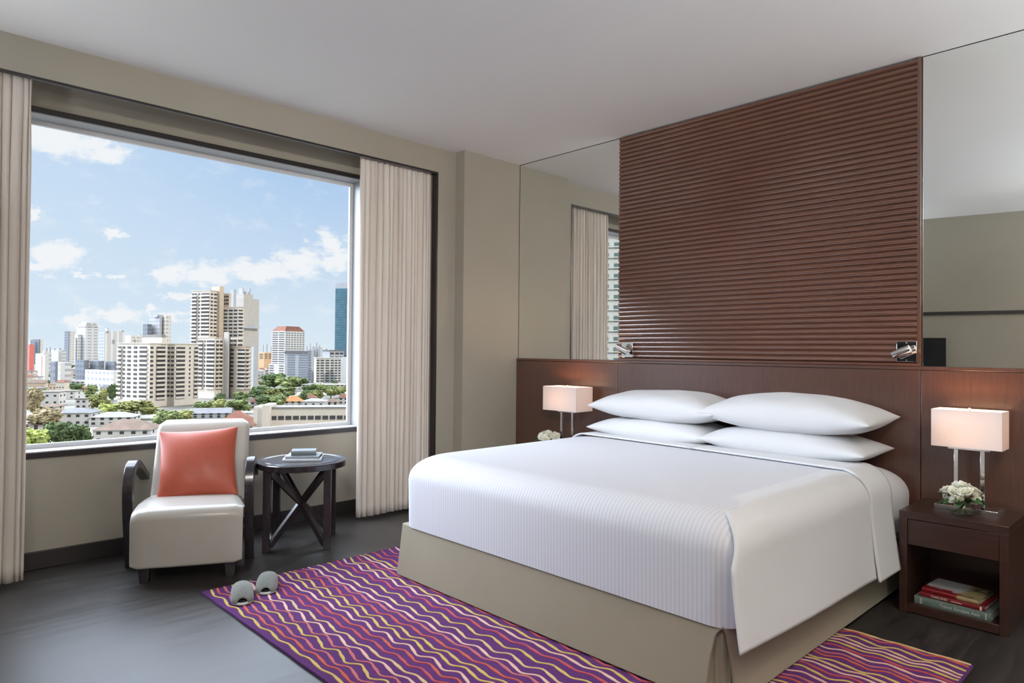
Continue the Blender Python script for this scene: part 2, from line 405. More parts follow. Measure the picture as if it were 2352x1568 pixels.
# ------------------------------------------------------------------ room shell
ZC = 2.933            # ceiling
ZV = 2.734            # underside of the pelmet over the curtain recess
XR = -0.304           # back of the recess
YJ = -0.843           # right jamb of the recess
def far_y(x): return -5.138 - 0.203 * (x - 1.935)     # wall behind the camera, slightly askew
X1 = 5.9
struct(MB().prism([(-0.5, 0.15), (-0.5, -6.3), (X1 + .15, -6.3), (X1 + .15, 0.15)], 'z', -0.12, 0.0).build('floor', M_floor), 'dark greyish plank floor')
struct(MB().prism([(-0.5, 0.15), (-0.5, -6.3), (X1 + .15, -6.3), (X1 + .15, 0.15)], 'z', ZC, ZC + 0.2).build('ceiling', M_ceil), 'plain white ceiling')
wl = MB()
YE = far_y(0) - 0.3
wl.box(-0.025, YE, ZV, 0.0, YJ, ZC)               # thin pelmet board, the recess runs up behind it
wl.box(-0.5, YJ, 0.0, 0.0, 0.0, ZC)               # flat wall right of the recess
GY0, GY1, GZ0, GZ1 = -3.86, -1.352, 0.668, 2.628   # clear opening
wl.box(-0.5, YE, 0.0, XR, GY0, ZC)
wl.box(-0.5, GY1, 0.0, XR, YJ, ZC)
wl.box(-0.5, GY0, 0.0, XR, GY1, GZ0)
wl.box(-0.5, GY0, GZ1, XR, GY1, ZC)
struct(wl.build('wall_left', M_wall), 'beige window wall with a recess for the curtains')
struct(MB().box(0.0, -0.648, 0.0, 0.112, 0.0, ZC).build('wall_column', M_wall), 'beige column in the corner beside the headboard')
struct(MB().box(-0.5, 0.0, 0.0, X1 + .15, 0.15, ZC).build('wall_back', M_wall), 'wall behind the bed')
struct(MB().box(X1, -6.3, 0.0, X1 + .15, 0.0, ZC).build('wall_right', M_wall), 'beige wall on the right, outside the frame')
struct(MB().prism([(-0.5, far_y(-.5)), (X1, far_y(X1)), (X1, far_y(X1) - .15), (-0.5, far_y(-.5) - .15)], 'z', 0.0, ZC).build('wall_front', M_wall), 'beige wall opposite the bed, seen in the mirror')
# rail on the far wall
aw = atan2(-0.203, 1.0)
Mw = Matrix.Translation((1.935, far_y(1.935), 0)) @ Matrix.Rotation(aw, 4, 'Z')
struct(MB().box(-1.9, 0.0, 1.760, 3.9, 0.02, 1.798, M=Mw).build('trim_1', M_black), 'dark rail on the wall opposite the bed')
# recess edge trims
struct(MB().box(-0.022, YE, ZV - 0.014, 0.003, YJ, ZV).box(-0.06, YJ - 0.004, 0.0, 0.003, YJ + 0.010, ZV).build('trim_2', M_black), 'thin dark edging round the curtain recess')
struct(MB().box(XR, YE, 0.0, XR + 0.014, YJ, 0.103).build('baseboard_left', M_black, bevel=0.003), 'dark skirting under the window')
struct(MB().box(0.0, YJ + 0.012, 0.0, 0.012, -0.648, 0.103).box(0.0, -0.66, 0, 0.124, -0.648, 0.103).box(0.112, -0.648, 0, 0.124, -0.03, 0.103).build('baseboard_back', M_black), 'dark skirting round the column')
# window: dark architrave, white reveal and sash, pane
t = 0.032
wf = MB()
wf.box(XR, GY0 - t, GZ0 - t, XR + .012, GY1 + t, GZ0).box(XR, GY0 - t, GZ1, XR + .012, GY1 + t, GZ1 + t)
wf.box(XR, GY0 - t, GZ0, XR + .012, GY0, GZ1).box(XR, GY1, GZ0, XR + .012, GY1 + t, GZ1)
win = struct(wf.build('window_1', M_black), 'wide window with dark architrave and white frame')
rv = MB(); r = 0.006
rv.box(-.499, GY0, GZ0, XR + .006, GY1, GZ0 + r).box(-.499, GY0, GZ1 - r, XR + .006, GY1, GZ1).box(-.499, GY0, GZ0, XR + .006, GY0 + r, GZ1).box(-.499, GY1 - r, GZ0, XR + .006, GY1, GZ1)
rv.build('window_reveal', base_mat('grey_reveal_paint', (0.30, 0.305, 0.32), 0.5, var=0.02), win)  # same white paint as the frame, with the reveal's shade coloured in
fr = MB(); s = 0.034; fx0, fx1 = -.462, -.438
fr.box(fx0, GY0, GZ0, fx1, GY1, GZ0 + s).box(fx0, GY0, GZ1 - s, fx1, GY1, GZ1).box(fx0, GY0, GZ0 + s, fx1, GY0 + s, GZ1 - s).box(fx0, GY1 - s, GZ0 + s, fx1, GY1, GZ1 - s)
fr.build('window_frame', M_white, win, bevel=0.003)
MB().box(-.454, GY0 + s - .004, GZ0 + s - .004, -.448, GY1 - s + .004, GZ1 - s + .004).build('window_pane', M_pane, win)

# ceiling fill lights, added unseen behind the camera
M_glow, T, out = shader('lit_diffuser')
em = T.n('ShaderNodeEmission'); em.inputs[0].default_value = (1, 0.9, 0.75, 1); em.inputs[1].default_value = 6; T.l(em.outputs[0], out.inputs[0])
for i, (x, y, p, c) in enumerate(FILL_DOWNLIGHTS):
    d = thing('ceiling_downlight', ['round recessed ceiling light nearest the headboard wall, outside the frame', 'round recessed ceiling light beside the camera, outside the frame', 'round recessed ceiling light nearest the wall opposite the bed'][i], 'ceiling light', (x, y, ZC), 0, 'recessed ceiling lights')
    MB().lathe([(0.16, 0.0), (0.165, -0.006), (0.14, -0.008), (0.135, 0.0)], cap0=False, cap1=False).build('trim_ring', M_white, d, smooth=True)
    MB().lathe([(0.0005, -0.004), (0.136, -0.004)], cap0=False, cap1=False).build('diffuser', M_glow, d)
    ld = bpy.data.lights.new('downlight_lamp', 'AREA'); ld.shape = 'DISK'; ld.size = 0.26; ld.energy = p; ld.color = c
    lo = bpy.data.objects.new('downlight_lamp', ld); C.objects.link(lo); lo.parent = d; lo.location = (0, 0, -0.012)

# uplighters added out of view to bounce fill light off the ceiling
for i, (x, y, p) in enumerate(FILL_UPLIGHTS):
    d = thing('floor_lamp', ['tall uplighter beside the right nightstand corner, outside the frame', 'tall uplighter halfway along the right wall, outside the frame', 'tall uplighter by the wall opposite the bed, outside the frame', 'tall uplighter at the left end of the wall opposite the bed, outside the frame'][i], 'floor lamp', (x, y, 0), 0, 'tall uplighters outside the frame')
    MB().lathe([(0.15, 0), (0.15, 0.012), (0.14, 0.02), (0.014, 0.026), (0.013, 0.03)], seg=32).build('base', M_chrome, d, smooth=True)
    MB().lathe([(0.013, 0.026), (0.013, 1.72)], seg=16).build('pole', M_chrome, d, smooth=True)
    MB().lathe([(0.02, 1.70), (0.08, 1.72), (0.16, 1.78), (0.19, 1.83), (0.186, 1.83), (0.155, 1.785), (0.075, 1.73), (0.001, 1.72)], seg=40, cap1=False).build('bowl', M_white, d, smooth=True)
    ld = bpy.data.lights.new('uplighter_bulb', 'AREA'); ld.shape = 'DISK'; ld.size = 0.22; ld.energy = p; ld.color = (0.90, 0.95, 1.0)
    lo = bpy.data.objects.new('uplighter_bulb', ld); C.objects.link(lo); lo.parent = d; lo.location = (0, 0, 1.80); lo.rotation_euler = (pi, 0, 0)

for i, (pos, aim, p) in enumerate(FILL_SPOTS):  # added spot fixtures, out of view, carrying the frontal fill
    pos = Vector(pos); dv_ = (Vector(aim) - pos).normalized()
    d = thing('ceiling_spotlight', ['swivel ceiling spotlight aimed at the curtain corner, outside the frame', 'swivel ceiling spotlight aimed at the armchair, outside the frame'][i], 'ceiling light', (pos.x, pos.y, ZC), 0, 'swivel ceiling spotlights behind the camera')
    MB().lathe([(0.07, 0), (0.07, -0.02), (0.012, -0.024), (0.012, -0.09)], seg=24).build('mount', M_white, d, smooth=True)
    Mq = Matrix.Translation((0, 0, pos.z - ZC)) @ dv_.to_track_quat('Z', 'Y').to_matrix().to_4x4()
    MB().lathe([(0.03, -0.10), (0.09, -0.08), (0.13, 0.0), (0.128, 0.0), (0.085, -0.07), (0.001, -0.075)], seg=32, cap1=False, M=Mq).build('lamp_head', M_white, d, smooth=True)
    ld = bpy.data.lights.new('spotlight_bulb', 'SPOT'); ld.energy = p; ld.spot_size = radians(62); ld.spot_blend = 1.0; ld.shadow_soft_size = 0.12; ld.color = (1.0, 0.97, 0.93)
    lo = bpy.data.objects.new('spotlight_bulb', ld); C.objects.link(lo); lo.parent = d; lo.location = (0, 0, pos.z - ZC); lo.rotation_euler = (-dv_).to_track_quat('Z', 'Y').to_euler()

# ------------------------------------------------------------------ mirrors, headboard, slatted panel
HX0, S0, S1, HX1, ZH = 0.112, 1.224, 3.289, X1, 1.216
for (x0, x1, lab) in ((HX0 + .003, S0, 'tall wall mirror between the corner column and the slatted panel'), (S1, HX1 - .01, 'large wall mirror to the right of the slatted panel')):
    mm = thing('wall_mirror', lab, 'mirror', ((x0 + x1) / 2, 0, ZH), 0, 'wall mirrors over the headboard')
    w2 = (x1 - x0) / 2
    MB().box(-w2 + .003, -0.008, 0.001, w2, -0.0005, ZC - ZH - .005).build('glass', M_mirror, mm)
    MB().box(-w2, -0.009, 0.0, -w2 + .003, -0.0005, ZC - ZH).box(-w2, -0.009, ZC - ZH - .004, w2, -0.0005, ZC - ZH).build('edge_strip', M_black, mm)
hb = thing('headboard', 'wide dark walnut panelled headboard behind the bed and both nightstands', 'headboard', (0, 0, 0))
g = 0.0018
for (x0, x1) in ((HX0, S0), (S0, S1), (S1, HX1)):
    MB().box(x0 + g, -0.030, 0.0, x1 - g, -0.010, ZH - 0.022).build('panel', M_head, hb, bevel=0.0015)
MB().box(HX0, -0.030, ZH - 0.0195, HX1, -0.001, ZH).build('top_rail', M_head, hb, bevel=0.002)
MB().box(HX0 + .002, -0.010, 0.0, HX1, -0.001, ZH - .021).build('backing', M_dark, hb)
# slatted panel: one ribbed board
pz0, pz1 = 1.232, 2.928
N = 51; pitch = (pz1 - pz0 - 0.004) / N
prof = [(-0.008, pz0)]
for k in range(N):
    zb = pz0 + 0.002 + k * pitch
    prof.append((-0.020, zb + 0.0008))
    for q in range(9):
        a = -pi / 2 + pi * q / 8
        prof.append((-0.022 - 0.0125 * cos(a) ** 0.9 if abs(cos(a)) > 1e-6 else -0.022, zb + pitch / 2 + (pitch / 2 - 0.003) * sin(a)))
    prof.append((-0.020, zb + pitch - 0.0008))
prof.append((-0.008, pz1))
sp = thing('slatted_panel', 'tall dark walnut wall panel of fine horizontal slats above the bed', 'wall panel', ((S0 + S1) / 2, 0, pz0))
MB().prism([(y, z - pz0) for (y, z) in prof], 'x', -(S1 - S0) / 2 + .004, (S1 - S0) / 2 - 0.018).build('slat_board', M_slat, sp)
MB().box((S1 - S0) / 2 - 0.018, -0.030, 0, (S1 - S0) / 2 - .001, -0.008, pz1 - pz0).build('edge_strip', M_slat, sp)
MB().box(-(S1 - S0) / 2 + .004, -0.036, -0.014, (S1 - S0) / 2 - .001, -0.009, 0).build('base_rail', M_slat, sp)

# reading lights
def reading_light(x, label, ang, drop):
    r = thing('reading_light', label, 'wall light', (x, -0.034, 1.297), 0, 'chrome reading lights on the slatted panel')
    MB().box(-0.051, -0.012, -0.0575, 0.051, 0.0, 0.0575).build('wall_plate', M_chrome, r, bevel=0.002)
    for z in (-0.048, 0.048):
        MB().lathe([(0.004, 0.0), (0.004, 0.003), (0.002, 0.004)], seg=12, M=Matrix.Translation((0.0, -0.012, z)) @ Matrix.Rotation(pi / 2, 4, 'X')).build('screw', M_chrome, r)
    MB().tube([(0.012, -0.01, -0.008), (0.012, -0.035, -0.008), (0.006, -0.052, -0.006)], 0.011, 12).build('swivel_joint', M_chrome, r, smooth=True)
    Mr = Matrix.Translation((-0.004, -0.066, 0.0)) @ Matrix.Rotation(ang, 4, 'Z') @ Matrix.Rotation(radians(90 + drop), 4, 'Y')
    h = MB().lathe([(0.008, -0.040), (0.021, -0.040), (0.023, -0.036), (0.023, 0.052), (0.021, 0.054), (0.019, 0.050), (0.019, 0.02), (0.001, 0.018)], seg=24, cap0=True, cap1=False, M=Mr)
    hd = h.build('spot_head', M_chrome, r, smooth=True)
    MB().lathe([(0.0005, 0.030), (0.0185, 0.030)], seg=24, cap0=False, cap1=False, M=Mr).build('lens', M_black, hd)
    return r
reading_light(3.223, 'chrome swivel reading light on the right end of the slatted panel', radians(180), 24)
reading_light(1.322, 'chrome swivel reading light on the left end of the slatted panel', radians(215), -28)

# ------------------------------------------------------------------ bed
bed = thing('bed', 'large double bed dressed in white linen on a champagne upholstered base', 'bed', (2.22, -1.0, 0))
bx, by = 2.22, -1.0
def B(mb):  # shift to the bed's own origin
    mb.v = [(x - bx, y - by, z) for (x, y, z) in mb.v]; return mb
BX0, BX1, BY = 1.235, 3.205, -2.015
# base core and skirt panels
B(MB().box(BX0 + .02, BY + .03, 0.05, BX1 - .02, -0.035, 0.30)).build('bed_base', M_skirt, bed)
def foot_edge(z): return BX1 - 0.030 - 0.030 * sin(min(1, (0.285 - z) / 0.2) * pi / 2) if z < 0.285 else BX1 - 0.03
pts = [(BX0 - 0.022, 0.022), (BX0 + .004, 0.306)] + [(BX1 - .004, 0.306), (BX1 - .02, 0.290)] + [(foot_edge(z), z) for z in (0.275, 0.25, 0.2, 0.15, 0.1, 0.06, 0.022)]
def skew(mb, ax):
    out = []
    for (x, y, z) in mb.v:
        k = (0.306 - z) * 0.06
        if ax == 'foot': y -= k
        elif ax == 'right': x += k * 1.1
        else: x -= k
        out.append((x, y, z))
    mb.v = out; return mb
B(skew(MB().prism(pts, 'y', BY, BY + 0.014), 'foot')).build('foot_skirt', M_skirt, bed, bevel=0.003)
def side_edge(z): return BY + 0.022 + 0.035 * sin(min(1, (0.285 - z) / 0.2) * pi / 2) if z < 0.285 else BY + .02
pts = [(-0.05, 0.022), (-0.05, 0.306), (BY + .004, 0.306), (BY + .012, 0.290)] + [(side_edge(z), z) for z in (0.275, 0.25, 0.2, 0.15, 0.1, 0.06, 0.022)]
B(skew(MB().prism(pts, 'x', BX1 - 0.014, BX1), 'right')).build('side_skirt', M_skirt, bed, bevel=0.003)
B(skew(MB().box(BX0, BY + .01, 0.022, BX0 + .014, -0.05, 0.306), 'left')).build('side_skirt', M_skirt, bed)
B(MB().grid(lambda u, v: (BX1 - 0.075 + 0.065 * u, BY + 0.012 + 0.055 * u + 0.008 * sin(u * 9), 0.022 + 0.27 * v), 16, 4)).build('corner_pleat', M_skirt, bed, smooth=True, solid=0.004)
B(MB().prism([(BX0 + .004, BY + .002), (BX1 - .004, BY + .002), (BX1 - .004, -.05), (BX0 + .004, -.05)], 'z', 0.300, 0.309)).build('base_top', M_skirt, bed, bevel=0.002)
for (x, y) in ((BX0 + .1, BY + .1), (BX1 - .1, BY + .1), (BX0 + .1, -.2), (BX1 - .1, -.2)):
    B(MB().box(x - .03, y - .03, 0.0, x + .03, y + .03, 0.055)).build('foot', M_black, bed)

def rounded_slab(x0, x1, y0, y1, z0, z1, r, crown=0.0, n=10, nx=60, ny=60, back_round=True):
    """mattress-like solid: top and sides as one surface, rounded edges; open bottom"""
    mb = MB()
    # superellipse rings from the bottom rim up over the edge to the middle of the top
    rings = []
    def ring(inset, z, rc):
        X0, X1_, Y0, Y1 = x0 + inset, x1 - inset, y0 + inset, (y1 - inset if back_round else y1)
        rc = max(0.01, rc); pts = []
        def seg(a, b, k):
            for i in range(k): pts.append((a[0] + (b[0] - a[0]) * i / k, a[1] + (b[1] - a[1]) * i / k))
        def arc(cx, cy, a0, k):
            for i in range(k): a = a0 + pi / 2 * i / k; pts.append((cx + rc * cos(a), cy + rc * sin(a)))
        arc(X0 + rc, Y0 + rc, pi, n); seg((X0 + rc, Y0), (X1_ - rc, Y0), nx)
        arc(X1_ - rc, Y0 + rc, -pi / 2, n); seg((X1_, Y0 + rc), (X1_, Y1 - rc), ny)
        arc(X1_ - rc, Y1 - rc, 0, n); seg((X1_ - rc, Y1), (X0 + rc, Y1), nx)
        arc(X0 + rc, Y1 - rc, pi / 2, n); seg((X0, Y1 - rc), (X0, Y0 + rc), ny)
        return [(p[0], p[1], z) for p in pts]
    rc0 = r * 0.75
    for k in range(5): rings.append(ring(0.004 * (1 - k / 4), z0 + (z1 - r - z0) * k / 4, rc0))
    for k in range(1, 11):
        a = pi / 2 * k / 10; rings.append(ring(r * (1 - cos(a)), z1 - r + r * sin(a), rc0 + r * 0.35 * (1 - cos(a))))
    M_ = min(x1 - x0, y1 - y0) / 2
    for q in (0.08, 0.2, 0.35, 0.5, 0.65, 0.8, 0.93):
        rings.append(ring(r + (M_ - r) * q, z1 + crown * sin(q * pi / 2), (rc0 + r * .35) * (1 - q) + 0.01))
    m_ = len(rings[0]); vs = [p for rg in rings for p in rg]
    fs = [(j * m_ + i, j * m_ + (i + 1) % m_, (j + 1) * m_ + (i + 1) % m_, (j + 1) * m_ + i) for j in range(len(rings) - 1) for i in range(m_)]
    fs.append(tuple(range((len(rings) - 1) * m_, len(rings) * m_)))
    return mb.add(vs, fs)
# mattress with its fitted sheet, visible at the head end
B(rounded_slab(1.245, 3.245, -1.98, -0.04, 0.310, 0.655, 0.12)).build('mattress', M_duvwhite, bed, smooth=True)
B(rounded_slab(1.235, 3.262, -1.2, -0.035, 0.352, 0.668, 0.15)).build('fitted_sheet', M_duvwhite, bed, smooth=True)
# top and foot of the duvet
DZ = 0.702
dv = rounded_slab(1.244, 3.252, -2.030, -0.43, 0.303, DZ - 0.006, 0.135, crown=0.008, back_round=True)
B(dv).build('duvet', M_stripe, bed, smooth=True)

def side_section(s, off=0.0, zb=0.27, xs=3.255, flare=0.055, r=0.135, x_start=2.75):
    """point and outward normal across the bed: s 0..1 from the flat top, round the edge, down the right side"""
    xe = xs - r; zt = DZ - 0.004
    if s < 0.3:
        u = s / 0.3; return x_start + (xe - x_start) * u, zt + off * 0.9, 0
    if s < 0.55:
        a = (s - 0.3) / 0.25 * pi / 2; return xe + (r + off) * sin(a), zt - r + (r + off) * cos(a), a
    u = (s - 0.55) / 0.45; zz = (zt - r) + (zb - (zt - r)) * u
    return xs + off + flare * (u ** 1.3), zz, pi / 2
def ramp_start(v): return 0.05 + 0.36 * max(0.0, 1 - v / 0.16)
def drape(name, yfoot, yhead, off0, off1, zb0, zb1, x_start, nu=56, nv=44, mat=None, th=0.006, flare=0.048):
    def fn(u, v):
        # v along the bed, u across
        off = off0 + (off1 - off0) * min(1, max(0, (u - ramp_start(v)) / (0.5 - 0.3 * max(0.0, 1 - v / 0.16))))
        zb = zb0 + (zb1 - zb0) * v
        x, z, a = side_section(u, off, zb, x_start=x_start, flare=flare)
        drop = max(0.0, (u - 0.3) / 0.7)
        y = yfoot(drop) + (yhead(drop) - yfoot(drop)) * v
        x += 0.004 * sin(y * 5.0 + u * 3) * drop
        return (x, y, z)
    return B(MB().grid(fn, nu, nv)).build(name, mat or M_duvwhite, bed, smooth=True, solid=th)
drape('duvet_side', lambda d: -1.87 - 0.185 * min(1, d / 0.42) ** 0.8 - 0.040 * d, lambda d: -0.66 - 0.12 * d, -0.012, 0.008, 0.268, 0.228, 2.72)
# turned-over top edge of the duvet
def cuff():
    def fn(u, v):
        # u across whole bed from left side to right side, v from fold line to head
        if u < 0.5:
            x, z, a = side_section(1 - u * 2, 0.012, 0.218, x_start=2.22); x = 4.48 - x
            drop = max(0.0, ((1 - u * 2) - 0.3) / 0.7)
        else:
            x, z, a = side_section((u - 0.5) * 2, 0.012, 0.215, x_start=2.22)
            drop = max(0.0, ((u - 0.5) * 2 - 0.3) / 0.7)
        t_ = min(1.0, max(0.0, (x - 1.3) / 1.9))
        yf = -0.585 - 0.135 * t_ ** 1.6 - 0.065 * drop
        yh = -0.42 + (-0.16) * 0 - 0.07 * drop
        z2 = z - 0.002 * v
        return (x, yf + (yh - yf) * v, z2)
    return B(MB().grid(fn, 150, 12)).build('duvet_cuff', M_duvwhite, bed, smooth=True, solid=0.010, bevel=0)
cuff()

# pillows: four things resting on the bed
def pillow_mesh(L, D, H, seed, n=34):
    rnd = random.Random(seed); ph = [rnd.uniform(0, 6.28) for _ in range(6)]
    mb = MB()
    def surf(sgn):
        def fn(u, v):
            a = u * 2 - 1; b = v * 2 - 1
            pin = 1 - 0.07 * (1 - b * b) * 0  # length keeps straight
            x = a * L / 2 * (1 - 0.045 * (1 - a * a) * 0) * (1 - 0.035 * (1 - b * b) * abs(a) ** 6)
            y = b * D / 2 * (1 - 0.10 * (1 - a * a) * abs(b) ** 4)
            e = (1 - abs(a) ** 3.0) ** 0.64 * (1 - abs(b) ** 2.4) ** 0.55
            h = H / 2 * e * (1 + 0.05 * sin(a * 3 + ph[0]) + 0.04 * sin(b * 4 + ph[1]))
            h += 0.004 * sin(a * 9 + ph[2]) * sin(b * 7 + ph[3]) * e
            if sgn < 0: h = -h * 0.92
            return (x, y, h)
        return fn
    mb.grid(surf(1), n, n); mb.grid(surf(-1), n, n)
    return mb
def pillow(x, y, z, L, D, H, tilt, rz, label, seed):
    o = pillow_mesh(L, D, H, seed).build('pillow', M_pillow, smooth=True, weld=0.0008, subsurf=1)
    o.location = (x, y, z); o.rotation_euler = (tilt, 0, rz)
    return tag(o, label, 'pillow', 'white pillows stacked at the head of the bed')
pillow(1.79, -0.285, 0.752, 0.98, 0.46, 0.175, radians(1), 0, 'lower white pillow of the left stack', 1)
pillow(1.81, -0.285, 0.912, 1.00, 0.46, 0.215, radians(3), 0, 'upper white pillow of the left stack, nearer the window', 2)
pillow(2.685, -0.30, 0.756, 1.00, 0.46, 0.180, radians(1), -0.02, 'lower white pillow of the right stack', 3)
pillow(2.70, -0.30, 0.925, 1.03, 0.46, 0.225, radians(3), -0.03, 'upper white pillow of the right stack, over the lower one', 4)

# ------------------------------------------------------------------ nightstands
NW, ND, NH = 0.452, 0.429, 0.501
def nightstand(x0, label):
    r = thing('nightstand', label, 'nightstand', (x0 + NW / 2, -0.03 - ND / 2, 0), 0, 'nightstands either side of the bed')
    w, d = NW / 2, ND / 2; T_ = 0.036
    MB().box(-w, -d, NH - T_, w, d, NH).build('top', M_night, r, bevel=0.0015)
    for s in (-1, 1):
        x = s * (w - T_ / 2); MB().box(x - T_ / 2, -d, 0, x + T_ / 2, d, NH - T_).build('side_panel', M_night, r, bevel=0.0015)
    MB().box(-w + T_, -d + .002, 0.004, w - T_, d, 0.046).build('bottom_shelf', M_night, r, bevel=0.001)
    MB().box(-w + T_, d - .012, 0.046, w - T_, d, NH - T_).build('back_panel', M_night, r)
    MB().box(-w + T_ + .002, -d + .004, 0.337, w - T_ - .002, d - .03, NH - T_ - .003).build('drawer', M_night, r, bevel=0.0015)
    return r
nightstand(3.308, 'dark walnut nightstand with one drawer and books on its shelf, right of the bed')
nightstand(0.700, 'dark walnut nightstand mostly hidden behind the bed, beside the column')

# table lamps
def table_lamp(x, y, label, power, hw_=0.151, hd_=0.079, off=(0, 0)):
    r = thing('table_lamp', label, 'table lamp', (x, y, NH), 0, 'matching chrome lamps with box shades')
    MB().box(-0.135, -0.085, 0, 0.135, 0.085, 0.02).build('lamp_base', M_chrome, r, bevel=0.002)
    for px in (-0.057, 0.057): MB().box(px - .0095, -0.0095, 0.02, px + .0095, 0.0095, 0.298).build('post', M_chrome, r, bevel=0.001)
    MB().box(-0.092, -0.014, 0.298, 0.092, 0.014, 0.312).build('crossbar', M_chrome, r, bevel=0.001)
    z0, z1, w, d = 0.314, 0.502, hw_, hd_
    wall = 0.0025
    s = MB().box(-w, -d, z0, w, -d + wall, z1).box(-w, d - wall, z0, w, d, z1).box(-w, -d + wall, z0, -w + wall, d - wall, z1).box(w - wall, -d + wall, z0, w, d - wall, z1)
    sh = s.build('lamp_shade', M_shade, r)
    MB().box(-w + wall, -d + wall, z0 + .002, w - wall, d - wall, z0 + .0035).build('shade_diffuser', M_shade, sh)
    sp_ = MB().box(-w + .003, -.0015, z1 - .012, w - .003, .0015, z1 - .009).box(-.0015, -d + .003, z1 - .012, .0015, d - .003, z1 - .009)
    sp_.build('shade_frame', M_chrome, sh)
    MB().lathe([(0.002, z1 - .012), (0.006, z1 - .008), (0.004, z1 + .004), (0.006, z1 + .010), (0.001, z1 + .013)], seg=12).build('finial', M_chrome, r, smooth=True)
    MB().lathe([(0.012, 0.312), (0.014, 0.33), (0.014, 0.35), (0.01, 0.352)], seg=16).build('socket', M_chrome, r, smooth=True)
    bm_, T2, o2 = shader('bulb_glow'); e2 = T2.n('ShaderNodeEmission'); e2.inputs[0].default_value = (1, 0.62, 0.32, 1); e2.inputs[1].default_value = 8; T2.l(e2.outputs[0], o2.inputs[0])
    MB().lathe([(0.008, 0.352), (0.016, 0.365), (0.024, 0.385), (0.024, 0.398), (0.014, 0.415), (0.001, 0.42)], seg=16).build('bulb', bm_, r, smooth=True)
    for k, dx in enumerate((-0.05, 0.05)):
        ld = bpy.data.lights.new('lamp_bulb_light', 'POINT'); ld.energy = power / 2; ld.color = (1.0, 0.62, 0.34); ld.shadow_soft_size = 0.02
        lo = bpy.data.objects.new('lamp_bulb_light', ld); C.objects.link(lo); lo.parent = r; lo.location = (dx, 0, 0.405)
    return r
table_lamp(3.546, -0.17, 'lit chrome table lamp with white box shade on the right nightstand', 5.6)
table_lamp(0.853, -0.185, 'lit chrome table lamp with white box shade near the column, left of the bed', 6.0, 0.174, 0.098)

# flowers
def petal(mb, c, ang, tilt, w, h, curl, twist=0.0):
    """one cupped petal rising from c, leaning outward by tilt"""
    ca, sa = cos(ang), sin(ang)
    def fn(u, v):
        a = (u * 2 - 1)
        ww = w * sin(pi * min(0.97, 0.18 + 0.72 * v)) ** 0.6
        lat = a * ww / 2
        hgt = h * v * (1 - 0.12 * a * a)
        outw = tilt * v * h + curl * max(0, v - .6) ** 2 * h * 2.2 - 0.35 * ww * (a * a) * 0.5 + 0.004
        return (c[0] + ca * outw - sa * lat, c[1] + sa * outw + ca * lat, c[2] + hgt)
    mb.grid(fn, 5, 5)
def rose_mesh(R, seed):
    rnd = random.Random(seed); mb = MB()
    rings = [(2, 0.05, 0.55, 0.0, 0.95), (4, 0.12, 0.75, .1, 0.95), (5, 0.3, 0.95, .3, 0.9), (6, 0.55, 1.1, .5, 0.82), (7, 0.9, 1.2, .8, 0.68)]
    for (n, tilt, w, curl, h) in rings:
        o = rnd.uniform(0, 6)
        for k in range(n): petal(mb, (0, 0, 0), o + 2 * pi * k / n + rnd.uniform(-.15, .15), tilt * rnd.uniform(.85, 1.1), R * w * 1.05, R * h * rnd.uniform(.92, 1.05), curl)
    return mb
def leaf_mesh(L, w):
    def fn(u, v):
        a = u * 2 - 1; ww = w * sin(pi * (0.03 + 0.94 * v)) ** 0.8
        return (a * ww / 2, L * v, 0.22 * ww * a * a + L * (0.25 * v - 0.45 * v * v))
    return MB().grid(fn, 6, 10)
_rose = []
def flowers(x, y, label, seed, spots, R, ry=1.0):
    rnd = random.Random(seed)
    r = thing('flower_arrangement', label, 'flowers', (x, y, NH), 0, 'low glass bowls of white roses on the nightstands')
    pr = [(0.030, 0.001), (0.045, 0.004), (0.056, 0.018), (0.058, 0.034), (0.050, 0.050), (0.046, 0.056), (0.043, 0.056), (0.047, 0.049), (0.054, 0.034), (0.052, 0.019), (0.042, 0.008), (0.0005, 0.006)]
    MB().lathe(pr, seg=40, cap1=False).build('bowl_vase', M_vase, r, smooth=True)
    st = MB()
    for k in range(14):
        a = rnd.uniform(0, 6.28); b = a + rnd.uniform(1, 2.5)
        st.tube([(0.04 * cos(a), 0.04 * sin(a), 0.012), (0.01 * cos(b), 0.01 * sin(b), 0.035), (0.03 * cos(b), 0.03 * sin(b), 0.07)], 0.002, 6)
    o = st.build('stems', M_stem, r); 
    for k, (dx, dy, dz, s, tx, ty) in enumerate(spots):
        if len(_rose) < 3:
            ob = rose_mesh(0.042, seed + k).build('rose', M_petal, r, smooth=True, solid=0.0008); _rose.append(ob)
        else:
            ob = _rose[k % 3].copy(); C.objects.link(ob); ob.parent = r
        ob.location = (dx, dy * ry, dz); ob.scale = (s, s, s); ob.rotation_euler = (tx, ty, rnd.uniform(0, 6))
    lm = None
    for k in range(15):
        a = 2 * pi * k / 15 + rnd.uniform(-.2, .2); el_ = rnd.uniform(-0.1, 0.5)
        if lm is None: lm = leaf_mesh(0.058, 0.034).build('leaf', M_leaf, r, smooth=True, solid=0.0006); ob = lm
        else: ob = lm.copy(); C.objects.link(ob); ob.parent = r
        q = 0.030 + rnd.uniform(0, 0.008)
        ob.location = (q * cos(a), q * sin(a), 0.055 + rnd.uniform(0, .025)); ob.rotation_euler = (el_, rnd.uniform(-.5, .5), a - pi / 2)
        s = rnd.uniform(.95, 1.35); ob.scale = (s, s, s)
    return r
